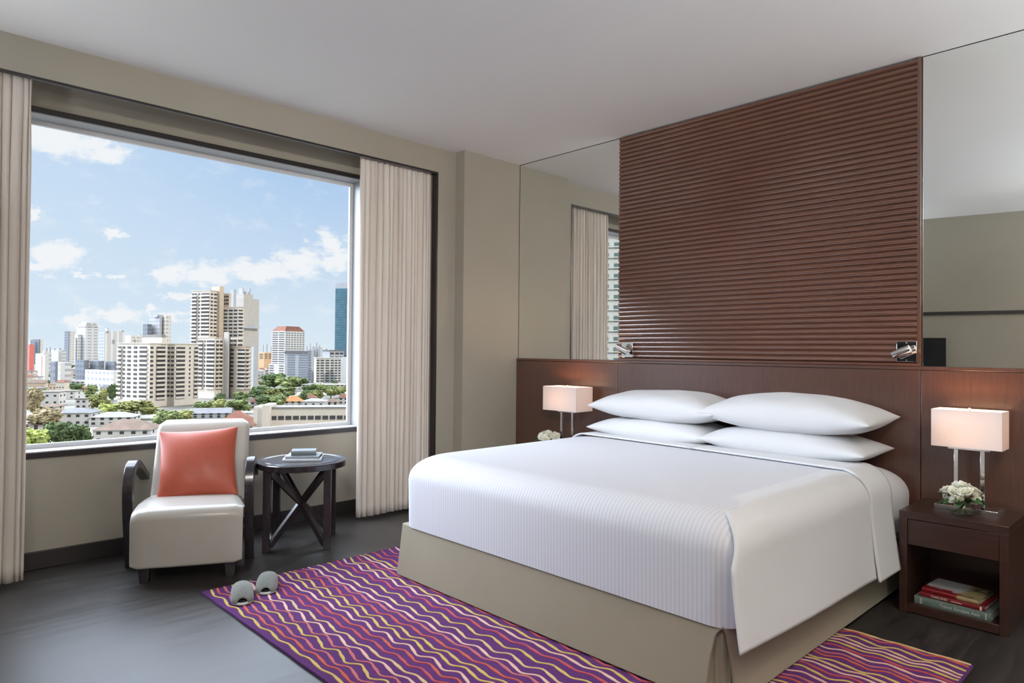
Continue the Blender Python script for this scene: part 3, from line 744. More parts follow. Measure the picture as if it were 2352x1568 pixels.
SP = [(0.0, 0.0, 0.115, 1.25, 0, 0), (0.042, -0.006, 0.098, 1.15, .1, .5), (-0.050, -0.004, 0.090, 1.15, 0, -.55), (0.004, -0.046, 0.072, 1.1, .75, 0.05), (-0.03, 0.04, 0.095, 1.1, -.5, -.3),
      (0.035, 0.042, 0.09, 1.1, -.5, .4), (0.072, -0.002, 0.072, 0.9, 0, .95), (-0.070, 0.0, 0.066, 0.85, 0, -.9), (-0.026, -0.038, 0.098, 0.95, .5, -.3), (0.026, -0.040, 0.105, 0.95, .5, .2)]
flowers(3.553, -0.345, 'low glass bowl of white roses in front of the right lamp', 5, SP, 0.04)
SP2 = [(0.0, 0.0, 0.115, 1.2, 0, 0), (0.045, 0.0, 0.098, 1.1, .1, .5), (-0.046, -0.004, 0.094, 1.15, 0, -.5), (0.004, -0.046, 0.08, 1.1, .75, 0), (-0.03, 0.04, 0.095, 1.0, -.5, -.3),
       (0.03, 0.042, 0.10, 1.1, -.5, .4), (-0.03, -0.04, 0.09, 1.0, .6, -.3), (0.07, 0.02, 0.08, 0.9, 0, .8)]
flowers(0.775, -0.32, 'bowl of white and cream roses by the left lamp, half hidden by the bed', 9, SP2, 0.04)

# ------------------------------------------------------------------ books
def book(name, label, group, loc, rotz, L, D, T_, cover, page=M_paper, soft=False, jacket=None):
    """hard-cover book lying flat: spine along -y, length L in x, depth D in y"""
    r = thing(name, label, 'book', loc, rotz, group)
    c = 0.0028
    cv = MB().box(-L / 2, -D / 2, 0, L / 2, D / 2, c).box(-L / 2, -D / 2, T_ - c, L / 2, D / 2, T_)
    n = 6
    pts = [(-D / 2 - 0.002 - 0.003 * sin(pi * k / n), T_ * k / n) for k in range(n + 1)] + [(-D / 2 + .003, T_), (-D / 2 + .003, 0)]
    cv.prism(pts, 'x', -L / 2, L / 2)
    cv.build('cover', cover, r, bevel=0.0006)
    MB().box(-L / 2 + .004, -D / 2 + .003, c, L / 2 - .004, D / 2 - .004, T_ - c).build('pages', page, r)
    return r
def text(body, size, loc, rot, parent, mat, name='title', ext=0.0003, align='LEFT', sx=1.0):
    cu = bpy.data.curves.new(name, 'FONT'); cu.body = body; cu.size = size; cu.extrude = ext; cu.align_x = align; cu.align_y = 'CENTER'
    tmp = bpy.data.objects.new(name, cu); C.objects.link(tmp)
    dg = bpy.context.evaluated_depsgraph_get(); me = bpy.data.meshes.new_from_object(tmp.evaluated_get(dg))
    bpy.data.objects.remove(tmp)
    o = bpy.data.objects.new(name, me); C.objects.link(o); me.materials.clear(); me.materials.append(mat)
    o.location = loc; o.rotation_euler = rot; o.scale = (sx, 1, 1); o.parent = parent
    return o
M_sage = base_mat('sage_cloth', (0.11, 0.155, 0.135), 0.55, var=0.15, vscale=40)
M_red = base_mat('red_jacket', (0.15, 0.008, 0.012), 0.35, var=0.25, vscale=25)
M_photo, T, out = shader('photo_cover'); b = princ(T, out)
tcx = T.n('ShaderNodeTexCoord'); sp3 = T.n('ShaderNodeSeparateXYZ'); T.l(tcx.outputs['Object'], sp3.inputs[0])
nn = T.n('ShaderNodeTexNoise'); nn.inputs['Scale'].default_value = 22; nn.inputs['Detail'].default_value = 5; T.l(tcx.outputs['Object'], nn.inputs['Vector'])
yy = T.m('ADD', sp3.outputs[1], T.m('MULTIPLY', T.m('SUBTRACT', nn.outputs[0], .5), .14))
c1 = T.mix(T.mr(yy, -0.075, -0.055), (0.20, 0.012, 0.016), (0.44, 0.45, 0.47))
xx = T.m('ADD', sp3.outputs[0], T.m('MULTIPLY', T.m('SUBTRACT', nn.outputs[0], .5), .10))
c2 = T.mix(T.mr(nn.outputs[0], .42, .58), (0.05, 0.04, 0.03), (0.33, 0.27, 0.13))
T.l(T.mix(T.mr(xx, 0.03, 0.05), c1, c2), b.inputs['Base Color']); b.inputs['Roughness'].default_value = 0.3
M_gold = base_mat('pale_foil', (0.75, 0.72, 0.62), 0.5, var=0.05)
M_silver = base_mat('silver_foil', (0.50, 0.55, 0.53), 0.5, var=0.05)
sz = 0.046
b1 = book('art_book', 'thick sage green book, lowest on the shelf of the right nightstand', 'books in the right nightstand', (3.534, -0.305, sz), radians(-2), 0.322, 0.255, 0.038, M_sage)
text('Travel Escapes Asia', 0.021, (-0.050, -0.255 / 2 - 0.0052, 0.019), (radians(90), 0, 0), b1, M_silver)
for (xa, xb) in ((0.138, 0.142), (-0.135, -0.131), (-0.127, -0.125)): MB().box(xa, -0.255 / 2 - 0.0056, 0.004, xb, -0.255 / 2 - 0.004, 0.034).build('spine_band', M_silver, b1)
b2 = book('art_book', 'red book with THAILAND on its spine, middle of the nightstand shelf pile', 'books in the right nightstand', (3.532, -0.305, sz + 0.038), radians(-3), 0.275, 0.235, 0.022, M_red)
text('THAILAND', 0.0155, (-0.088, -0.235 / 2 - 0.0052, 0.011), (radians(90), 0, 0), b2, M_gold, sx=0.95)
MB().box(0.0, -0.235 / 2 - 0.0056, 0.009, 0.045, -0.235 / 2 - 0.004, 0.012).build('spine_band', M_gold, b2)
MB().box(0.118, -0.235 / 2 - 0.0056, 0.002, 0.126, -0.235 / 2 - 0.004, 0.02).build('spine_band', M_gold, b2)
b3 = book('art_book', 'picture book with a pale photo cover, topmost in the right nightstand', 'books in the right nightstand', (3.525, -0.300, sz + 0.060), radians(-5), 0.245, 0.215, 0.018, M_photo)

# ------------------------------------------------------------------ rug
def build_rug():
    X0, X1_, Y0, Y1, H = 0.742, 3.722, -2.925, -0.925, 0.011
    cx, cy = (X0 + X1_) / 2, (Y0 + Y1) / 2
    pur = base_mat('rug_purple_wool', (0.085, 0.017, 0.120), 0.95, spec=0.1, sheen=0.08, var=0.30, vscale=160, bump=(300, 0.5, 0.002))
    cols = {'Y': (0.56, 0.40, 0.10), 'O': (0.50, 0.085, 0.045), 'P': (0.48, 0.12, 0.12), 'C': (0.68, 0.43, 0.33), 'D': (0.60, 0.42, 0.20), 'R': (0.46, 0.06, 0.065)}
    keys = list(cols); mats = [pur] + [base_mat('rug_' + {'Y': 'gold', 'O': 'orange', 'P': 'rose', 'C': 'cream', 'D': 'sand', 'R': 'red'}[k] + '_wool', cols[k], 0.95, spec=0.1, sheen=0.2, var=0.15, vscale=160, bump=(300, 0.5, 0.002)) for k in keys]
    mb = MB(); mb.cur = 0
    # slab with lightly uneven side edges
    nx = 120
    top = [(X0 - cx + (X1_ - X0) * i / nx) for i in range(nx + 1)]
    def ey(i, s): return (Y0 - cy if s < 0 else Y1 - cy) + 0.001 * sin(i * 0.55 + s)
    vs = []
    for i, x in enumerate(top): vs += [(x, ey(i, -1), 0.0), (x, ey(i, -1), H), (x, ey(i, 1), H), (x, ey(i, 1), 0.0)]
    fs = []
    for i in range(nx):
        a, b_ = i * 4, i * 4 + 4
        fs += [(a, b_, b_ + 1, a + 1), (a + 1, b_ + 1, b_ + 2, a + 2), (a + 2, b_ + 2, b_ + 3, a + 3), (a + 3, b_ + 3, b_, a)]
    fs += [(0, 1, 2, 3), (nx * 4 + 3, nx * 4 + 2, nx * 4 + 1, nx * 4)]
    mb.add(vs, fs)
    ys = [-2.888, -2.852, -2.816, -2.775, -2.735, -2.695, -2.655, -2.61, -2.565, -2.525, -2.480, -2.440, -2.395, -2.348, -2.316, -2.266, -2.206, -2.150, -2.105, -2.066, -2.022, -1.985, -1.952, -1.900, -1.845, -1.785, -1.735, -1.690]
    sq = list('YOPYPCDROCYYOPCDYRCYRCYORPCC')
    y = ys[-1]; rnd = random.Random(4); cyc = 'YOPCYRCDYOPCRYCD'; k = 0
    while y < -0.985:
        y += rnd.choice((0.036, 0.04, 0.044, 0.05, 0.034)); ys.append(y); sq.append(cyc[k % 16]); k += 1
    ys[-1] = -0.955; ys.append(-0.932); sq.append('D')
    for i, (yc, c) in enumerate(zip(ys, sq)):
        mb.cur = 1 + keys.index(c)
        lam = 0.178; ph = rnd.uniform(-0.45, 0.45) + 1.1 * sin(i * 0.8)
        A = rnd.uniform(0.0135, 0.0165); A2 = rnd.uniform(.2, .3)
        if yc < -2.87: A = 0.010
        if yc > -0.95: A = 0.006
        ramp = 0.0035
        n = 560; rows = []
        for q in range(n + 1):
            x = X0 + 0.006 + (X1_ - X0 - 0.012) * q / n
            th_ = 2 * pi * (x - X0) / lam + ph + 0.9 * sin(x * 1.7 + i * 0.31)
            f = sin(th_) + A2 * sin(2 * th_ + 0.15)
            dy = cos(th_)
            w = 0.0050 + 0.0030 * max(0, -dy)
            if c in 'OPR': w *= 0.95
            amp = A * (0.75 + 0.25 * sin(x * 2.3 + i))
            rows.append((x - cx, yc - cy + amp * f, w))
        vs = []
        for (x, y_, w) in rows: vs += [(x, y_ - w, H - .0005), (x, y_ - w * .75, H + .0028), (x, y_ + w * .75, H + .0028), (x, y_ + w, H - .0005)]
        fs = []
        for q in range(n):
            a, b_ = q * 4, q * 4 + 4
            fs += [(a, b_, b_ + 1, a + 1), (a + 1, b_ + 1, b_ + 2, a + 2), (a + 2, b_ + 2, b_ + 3, a + 3)]
        mb.add(vs, fs)
    o = mb.build('rug', mats); o.location = (cx, cy, 0.0005)
    tag(o, 'purple rug with wavy gold, cream and orange lines under the bed', 'rug')
build_rug()
RUGZ = 0.0145

# slippers
def slipper(hx, hy, dirx, diry, label, side):
    a = atan2(diry, dirx) - pi / 2
    r = thing('slipper', label, 'slipper', (hx, hy, RUGZ), a, 'pair of grey slippers on the rug')
    L = 0.265
    def half(v):  # half width along the length, heel 0 .. toe 1
        return 0.047 * (sin(pi * min(1, max(0, 0.5 * min(1, v / 0.16)))) ** 0.6) * (1 + 0.10 * sin(pi * min(1, v * 1.2))) * (1 if v < 0.72 else sqrt(max(0.0, 1 - ((v - 0.72) / 0.285) ** 2)))
    n = 28; pts = []
    for k in range(n + 1): v = k / n; pts.append((half(v) if 0 < k < n else half(max(.02, min(.985, v))) * .7, v * L))
    outl = pts + [(-x, y) for (x, y) in reversed(pts)]
    MB().prism(outl, 'z', 0.0, 0.012).build('sole', M_sole, r, bevel=0.003, smooth=True)
    MB().prism([(x * 0.9, 0.006 + y * 0.955) for (x, y) in outl], 'z', 0.012, 0.0145).build('insole', M_dark, r, bevel=0.001)
    v0 = 0.035
    def dome(u, v):
        vv = v0 + (0.985 - v0) * v; w = half(vv) * 1.03; t_ = u * pi
        h = 0.010 + 0.048 * sin(pi * min(1.0, vv * 0.95)) ** 0.8 ; 
        if vv > 0.8: h *= sqrt(max(0.05, 1 - ((vv - .8) / 0.2) ** 2 * .93))
        lift = 1.0
        ycut = 0.028 * sin(t_) if v < 0.0001 else 0
        return (-w * cos(t_), vv * L + 0.020 * sin(t_) ** 2 * (1 - v) ** 3, 0.009 + h * sin(t_) ** 0.75 * lift)
    MB().grid(dome, 22, 26).build('upper', M_greyfelt, r, smooth=True, solid=0.004)
    return r
slipper(1.082, -2.850, -0.93, 0.37, 'grey felt slipper at the rug corner, the one nearer the camera', 0)
slipper(1.017, -2.705, -0.88, 0.47, 'grey felt slipper farther along the rug edge, towards the side table', 1)

# ------------------------------------------------------------------ armchair
cax = atan2(0.89, 0.455)
ch = thing('armchair', 'ivory leather armchair with dark bentwood arms below the window', 'armchair', (-0.02, -3.07, 0), cax)
def shape_block():
    w0, w1 = 0.088, 0.655; fr_ = -0.405; bk = 0.20
    prof = [(bk, 0.10), (fr_ + .012, 0.088), (fr_ + .002, 0.095), (fr_, 0.11), (fr_ - .004, 0.34)]
    for k in range(1, 9):
        a = pi / 2 * k / 8; prof.append((fr_ - .004 + 0.065 * (1 - cos(a)), 0.34 + 0.062 * sin(a)))
    prof += [(fr_ + .2, 0.415), (fr_ + .35, 0.408), (bk, 0.385)]
    mb = MB(); nseg = 14; ring = len(prof); vs = []
    for j in range(nseg + 1):
        u = j / nseg; e = abs(u * 2 - 1)
        ins = 0.018 * max(0, (e - 0.86) / 0.14) ** 2
        cy_, cz = -0.1, 0.25
        for (y, z) in prof:
            yy, zz = y, z
            x = w0 + (w1 - 0.055 * min(1, max(0, (y + .33) / .3)) - w0) * u
            if y < fr_ + .1: yy += ins
            if z > 0.3: zz -= ins; zz += 0.008 * (1 - e * e)
            else: zz += ins * 0.5
            if y < fr_ + .03: yy -= 0.008 * (1 - e * e)
            vs.append((x, yy, zz))
    fs = [(j * ring + i, j * ring + (i + 1) % ring, (j + 1) * ring + (i + 1) % ring, (j + 1) * ring + i) for j in range(nseg) for i in range(ring)]
    fs += [tuple(range(ring))[::-1], tuple(range(nseg * ring, (nseg + 1) * ring))]
    return mb.add(vs, fs)
shape_block().build('seat', M_leather, ch, bevel=0.006, seg=3, smooth=True)
# backrest: reclined slab with rounded corners
def back_mesh():
    w0, w1 = 0.108, 0.640; mb = MB(); n = 10; nz = 18; vs = []
    th_ = 0.105
    def fy(z): return -0.02 + (z - 0.37) * 0.50      # front face (local y grows backwards)
    rings = []
    zs = [0.36 + (0.825 - 0.36) * k / nz for k in range(nz + 1)]
    for k, z in enumerate(zs):
        top = max(0, (z - 0.775) / 0.05); ins = 0.05 * (1 - sqrt(max(0, 1 - top ** 2))) * .8
        e_ = 0.022 * (1 - sqrt(max(0.0, 1 - top ** 2)))
        y0 = fy(z) + e_ ; y1 = fy(z) + th_ * (1.25 - 0.35 * (z - .36) / .465) - e_
        rr = 0.028; ring = []
        x0, x1_ = w0 + ins, w1 - ins
        bul = 0.012 * sin(pi * (z - .36) / .465)
        for (cx_, cy_, a0) in ((x0 + rr, y0 + rr, pi), (x1_ - rr, y0 + rr, 1.5 * pi), (x1_ - rr, y1 - rr, 0), (x0 + rr, y1 - rr, pi / 2)):
            for q in range(5): a = a0 + pi / 2 * q / 4; ring.append((cx_ + rr * cos(a), cy_ + rr * sin(a), z))
        rings.append(ring)
    m_ = len(rings[0]); vs = [p for r_ in rings for p in r_]
    fs = [(j * m_ + i, j * m_ + (i + 1) % m_, (j + 1) * m_ + (i + 1) % m_, (j + 1) * m_ + i) for j in range(len(rings) - 1) for i in range(m_)]
    fs += [tuple(range(m_))[::-1], tuple(range((len(rings) - 1) * m_, len(rings) * m_))]
    return mb.add(vs, fs)
back_mesh().build('backrest', M_leather, ch, bevel=0.008, seg=3, smooth=True)
def arm(w0, w1):
    ctrl = [(-0.025, 0.0), (-0.055, 0.12), (-0.098, 0.28), (-0.122, 0.42), (-0.115, 0.50), (-0.085, 0.560), (-0.035, 0.592), (0.02, 0.592), (0.08, 0.575), (0.16, 0.537), (0.24, 0.497), (0.305, 0.465)]
    P_ = []
    for i in range(len(ctrl) - 1):
        p0 = ctrl[max(i - 1, 0)]; p1 = ctrl[i]; p2 = ctrl[i + 1]; p3 = ctrl[min(i + 2, len(ctrl) - 1)]
        for q in range(5):
            t_ = q / 5
            P_.append(tuple(0.5 * ((2 * p1[d]) + (-p0[d] + p2[d]) * t_ + (2 * p0[d] - 5 * p1[d] + 4 * p2[d] - p3[d]) * t_ ** 2 + (-p0[d] + 3 * p1[d] - 3 * p2[d] + p3[d]) * t_ ** 3) for d in (0, 1)))
    P_.append(ctrl[-1])
    mb = MB(); n = len(P_); vs = []
    for i, (y, z) in enumerate(P_):
        a = P_[min(i + 1, n - 1)]; b_ = P_[max(i - 1, 0)]; dy, dz = a[0] - b_[0], a[1] - b_[1]; L = sqrt(dy * dy + dz * dz); nyv, nzv = dz / L, -dy / L
        h = 0.017 + 0.008 * (1 - abs(i / n - .35))
        if i == 0: nyv, nzv = 1, 0
        for (w, s) in ((w0, 1), (w1, 1), (w1, -1), (w0, -1)): vs.append((w, y + nyv * h * s, max(0, z + nzv * h * s)))
    fs = [(j * 4 + i, j * 4 + (i + 1) % 4, (j + 1) * 4 + (i + 1) % 4, (j + 1) * 4 + i) for j in range(n - 1) for i in range(4)] + [(3, 2, 1, 0), tuple(range((n - 1) * 4, n * 4))]
    return mb.add(vs, fs).build('armrest', M_espresso, ch, bevel=0.004, seg=2, smooth=True)
arm(-0.006, 0.048); arm(0.642, 0.694)
MB().box(0.045, -0.08, 0.14, 0.645, 0.0, 0.20).build('cross_rail', M_espresso, ch)
for (x, y) in ((0.155, -0.335), (0.590, -0.335), (0.155, 0.14), (0.590, 0.14)):
    f_ = MB().add([(x - .030, y - .030, 0.095), (x + .030, y - .030, 0.095), (x + .030, y + .030, 0.095), (x - .030, y + .030, 0.095), (x - .022, y - .022, 0), (x + .022, y - .022, 0), (x + .022, y + .022, 0), (x - .022, y + .022, 0)],
                  [(0, 1, 2, 3), (7, 6, 5, 4), (0, 4, 5, 1), (1, 5, 6, 2), (2, 6, 7, 3), (3, 7, 4, 0)])
    f_.build('leg', M_espresso, ch, bevel=0.002)
# cushion
def cushion_mesh(L, Hh, T_, n=30):
    mb = MB()
    def surf(sgn):
        def fn(u, v):
            a = u * 2 - 1; b_ = v * 2 - 1
            x = a * L / 2 * (1 - 0.085 * (1 - b_ * b_) * abs(a) ** 3); y = b_ * Hh / 2 * (1 - 0.075 * (1 - a * a) * abs(b_) ** 3)
            e = (1 - abs(a) ** 2.2) ** 0.7 * (1 - abs(b_) ** 2.2) ** 0.7
            return (x, y, sgn * (T_ / 2 * e + 0.002 * sin(a * 8 + b_ * 3) * e))
        return fn
    return mb.grid(surf(1), n, n).grid(surf(-1), n, n)
cu = cushion_mesh(0.455, 0.445, 0.14).build('throw_cushion', M_orange, smooth=True, weld=0.0008, subsurf=1)
base = Vector((-0.02, -3.07, 0)); wv = Vector((0.4552, 0.8904, 0)); nv = Vector((0.8904, -0.4552, 0))
ctr = base + wv * 0.372 + nv * 0.015 + Vector((0, 0, 0.588))
lean = radians(26)
zdir = nv * cos(lean) + Vector((0, 0, 1)) * sin(lean)          # cushion's face normal
ydir = -nv * sin(lean) + Vector((0, 0, 1)) * cos(lean)
Mx = Matrix((wv, ydir, zdir)).transposed().to_4x4(); Mx.translation = ctr
Mx = Mx @ Matrix.Rotation(radians(3), 4, 'Z')
cu.matrix_world = Mx
tag(cu, 'square terracotta cushion leaning on the back of the ivory armchair', 'cushion')

# ------------------------------------------------------------------ round side table
TX, TY, TZ, TR = 0.198, -2.097, 0.548, 0.290
ta = atan2(0.31, 0.21)
tb = thing('side_table', 'round dark wood side table with crossed braces beside the armchair', 'side table', (TX, TY, 0), ta)
MB().lathe([(TR - .012, TZ - .042), (TR, TZ - .038), (TR, TZ - .006), (TR - .005, TZ - .001), (TR - .040, TZ), (TR - .044, TZ - .003), (TR - .050, TZ - .003), (TR - .053, TZ), (0.001, TZ)], seg=72, cap1=False).build('table_top', M_espresso, tb, smooth=True)
hw = 0.185
for (sx, sy) in ((-1, -1), (1, -1), (1, 1), (-1, 1)):
    x, y = sx * hw, sy * hw
    MB().box(x - .023, y - .023, 0, x + .023, y + .023, TZ - .034).build('leg', M_espresso, tb, bevel=0.002)
zt = TZ - .06
for (a, b_) in (((-hw, -hw), (hw, hw)), ((hw, -hw), (-hw, hw))):
    k = .9
    MB().bar((a[0] * k, a[1] * k, 0.035), (b_[0] * k, b_[1] * k, zt), 0.028, 0.040, ext=0.01).build('cross_brace', M_espresso, tb, bevel=0.002)
    MB().bar((b_[0] * k, b_[1] * k, 0.035), (a[0] * k, a[1] * k, zt), 0.028, 0.040, ext=0.01).build('cross_brace', M_espresso, tb, bevel=0.002)
MB().box(-hw, -.02, TZ - .06, hw, .02, TZ - .034).box(-.02, -hw, TZ - .06, .02, hw, TZ - .034).build('top_rail', M_espresso, tb)
M_bk1 = base_mat('pale_grey_cover', (0.50, 0.54, 0.60), 0.35, var=0.08, vscale=20)
M_bk2 = base_mat('mid_grey_cover', (0.24, 0.26, 0.29), 0.35, var=0.08, vscale=20)
M_bk3 = base_mat('slate_cover', (0.13, 0.16, 0.18), 0.38, var=0.1, vscale=20)
M_gp = base_mat('grey_pages', (0.16, 0.16, 0.18), 0.7, var=0.2, vscale=120, stretch=(.1, .1, 8))
g_ = 'books piled on the side table'
ba = radians(57)
book('book', 'wide pale grey book, lowest on the side table', g_, (0.200, -2.085, TZ), ba + radians(0), 0.245, 0.20, 0.017, M_bk1, M_gp)
book('book', 'mid-sized grey book, second in the side table pile', g_, (0.200, -2.080, TZ + .017), ba - radians(3), 0.215, 0.175, 0.015, M_bk2, M_gp)
book('book', 'small thick slate book topping the side table pile', g_, (0.205, -2.085, TZ + .032), ba + radians(2), 0.155, 0.105, 0.032, M_bk3, M_gp)

# ------------------------------------------------------------------ curtains
def curtain(y0, y1, creases, label):
    """hanging cloth: rounded lobes between narrow creases at the given fractions of the width"""
    n = 460; pts = []; W_ = y1 - y0
    for i in range(n + 1):
        u = i / n
        for a, b_ in zip(creases[:-1], creases[1:]):
            if a <= u <= b_: break
        t_ = (u - a) / (b_ - a); wm = (b_ - a) * W_
        dep = 0.016 + 0.33 * wm if wm < 0.12 else 0.055
        x = dep * sin(pi * min(1, max(0, t_))) ** 0.5
        x += 0.006 * sin(pi * t_ * 3) * (1 if wm > 0.07 else 0)
        pts.append((x - 0.085, y0 + W_ * u))
    zt_, zb_ = 2.90, 0.018
    def fn(u, v):
        x, y = pts[int(round(u * n))]
        pinch = 0.006 * sin(u * 61) * max(0, 1 - abs(v - .9) * 9)
        return (-0.075 + (x + 0.075) * (1 - 0.35 * max(0, v - .82) / .18) + 0.004 * sin(9 * u + 7 * v) * (1 - v) + pinch * .5, y + 0.006 * sin(5 * v + 7 * u) * (1 - v) * min(1, u * 6) * min(1, (1 - u) * 6) + pinch, zb_ + (zt_ - zb_) * v)
    o = MB().grid(fn, n, 40).build('curtain', M_curtain, smooth=True, solid=0.002)
    yc = (y0 + y1) / 2
    o.data.transform(Matrix.Translation((0.085, -yc, 0))); o.location = (-0.085, yc, 0)
    tag(o, label, 'curtain', 'full-length cream curtains in the window recess')
curtain(-1.512, -0.850, (0, .06, .124, .223, .31, .40, .44, .52, .576, .636, .717, .76, .80, .887, .93, .968, 1.0), 'full-length cream curtain gathered at the right of the window')
curtain(-4.30, -3.565, (0, .08, .14, .22, .3, .36, .45, .52, .6, .67, .745, .82, .87, .94, .975, 1.0), 'full-length pale curtain at the left edge of the window')

# ------------------------------------------------------------------ television on the wall opposite the bed (seen in the mirror)
tv = thing('television', 'black flat television on the wall opposite the bed, seen in the mirror', 'television', (1.935 - 0.26, far_y(1.935 - 0.26), 1.19), aw)
MB().box(-0.5, 0.03, -0.293, 0.5, 0.07, 0.293).build('housing', M_blackbox, tv, bevel=0.004)
MB().box(-0.49, 0.0702, -0.283, 0.49, 0.0712, 0.283).build('screen', M_blackbox, tv)
MB().box(-0.12, 0.0, -0.12, 0.12, 0.03, 0.12).build('wall_bracket', M_black, tv)

# ------------------------------------------------------------------ the city outside
GZ = -43.7
RH = Vector((RT.x, RT.y)).normalized(); FH = Vector((FW.x, FW.y)).normalized()
def hy(px): return 805.6 + (px - 1176) * 0.00937            # horizon row at that column
def at(px, D):                                               # ground position D metres deep on that column's bearing
    k = (px - 1176) / F_PX
    p = Vector((CAM.x, CAM.y)) + (FH + RH * k) * D
    return p
def zat(px, py, D): return CAM.z + (hy(px) - py) / F_PX * D
def depth(px, py, h=0.0): return F_PX * (CAM.z - GZ - h) / max(4, (py - hy(px)))

def ext(name, col, **kw): return base_mat(name, col, kw.pop('rough', 0.85), spec=0.1, var=kw.pop('var', 0.05), vscale=kw.pop('vscale', 0.2), **kw)
E_cream = ext('cream_render', (0.60, 0.525, 0.445)); E_white = ext('white_render', (0.54, 0.515, 0.48)); E_conc = ext('raw_concrete', (0.44, 0.395, 0.35))
E_grey = ext('grey_render', (0.40, 0.395, 0.40)); E_blue = ext('blue_grey_render', (0.20, 0.225, 0.26)); E_tan = ext('tan_render', (0.50, 0.40, 0.305))
E_pink = ext('coral_render', (0.58, 0.17, 0.145)); E_orange = ext('ochre_render', (0.56, 0.37, 0.22)); E_dglass = base_mat('dark_window_glass', (0.06, 0.055, 0.055), 0.6, spec=0.2, var=0.3, vscale=0.5)
E_mid = base_mat('shaded_window_glass', (0.13, 0.14, 0.16), 0.4, var=0.3, vscale=0.5)  # bluish mid-grey glass, paler than the dark window glass
E_teal = base_mat('teal_curtain_glass', (0.055, 0.14, 0.18), 0.18, spec=0.8, var=0.2, vscale=0.15)
R_red = ext('red_roof_tiles', (0.17, 0.075, 0.052), var=0.2); R_brown = ext('brown_roof_tiles', (0.15, 0.105, 0.080), var=0.2); R_grey = ext('grey_roof_sheet', (0.15, 0.145, 0.145), var=0.12)
R_pale = ext('pale_roof_sheet', (0.22, 0.205, 0.185), var=0.12)
R_flat = ext('flat_roof_felt', (0.17, 0.155, 0.14), var=0.15)
def far_facade(name, wall, win, fh, bw, frac=0.5):
    """wall with its windows as a pattern, for buildings too distant to show them singly"""
    mt, T, out = shader(name); b = princ(T, out); t = T.n('ShaderNodeTexCoord'); s = T.n('ShaderNodeSeparateXYZ'); T.l(t.outputs['Object'], s.inputs[0])
    fz = T.m('FRACT', T.m('DIVIDE', s.outputs[2], fh)); fx = T.m('FRACT', T.m('DIVIDE', T.m('ADD', s.outputs[0], T.m('MULTIPLY', s.outputs[1], 1.0)), bw))
    k = T.m('MULTIPLY', T.m('GREATER_THAN', fz, 1 - frac), T.m('GREATER_THAN', fx, 0.35))
    T.l(T.mix(k, wall, win), b.inputs['Base Color']); b.inputs['Roughness'].default_value = 0.8; b.inputs['Specular IOR Level'].default_value = 0.1
    return mt
F_white = far_facade('far_white_facade', (0.55, 0.53, 0.505), (0.35, 0.345, 0.345), 6.5, 9, .45)
F_grey = far_facade('far_grey_facade', (0.37, 0.36, 0.36), (0.27, 0.265, 0.27), 6.5, 7, .5)
F_blue = far_facade('far_blue_facade', (0.185, 0.19, 0.21), (0.13, 0.14, 0.16), 7, 8, .5)
F_cream = far_facade('far_cream_facade', (0.58, 0.53, 0.47), (0.38, 0.35, 0.32), 6.5, 6, .4)
F_stripe = far_facade('far_ribbed_facade', (0.60, 0.57, 0.52), (0.46, 0.44, 0.42), 500, 8, 1.0)

gm = ext('city_ground_mix', (0.15, 0.14, 0.115), var=0.5, vscale=0.02)
gr = MB().add([(-9000, -9000, GZ), (600, -9000, GZ), (600, 9000, GZ), (-9000, 9000, GZ)], [(0, 1, 2, 3)]).build('ground', gm)
struct(gr, 'streets and plots of the city below')

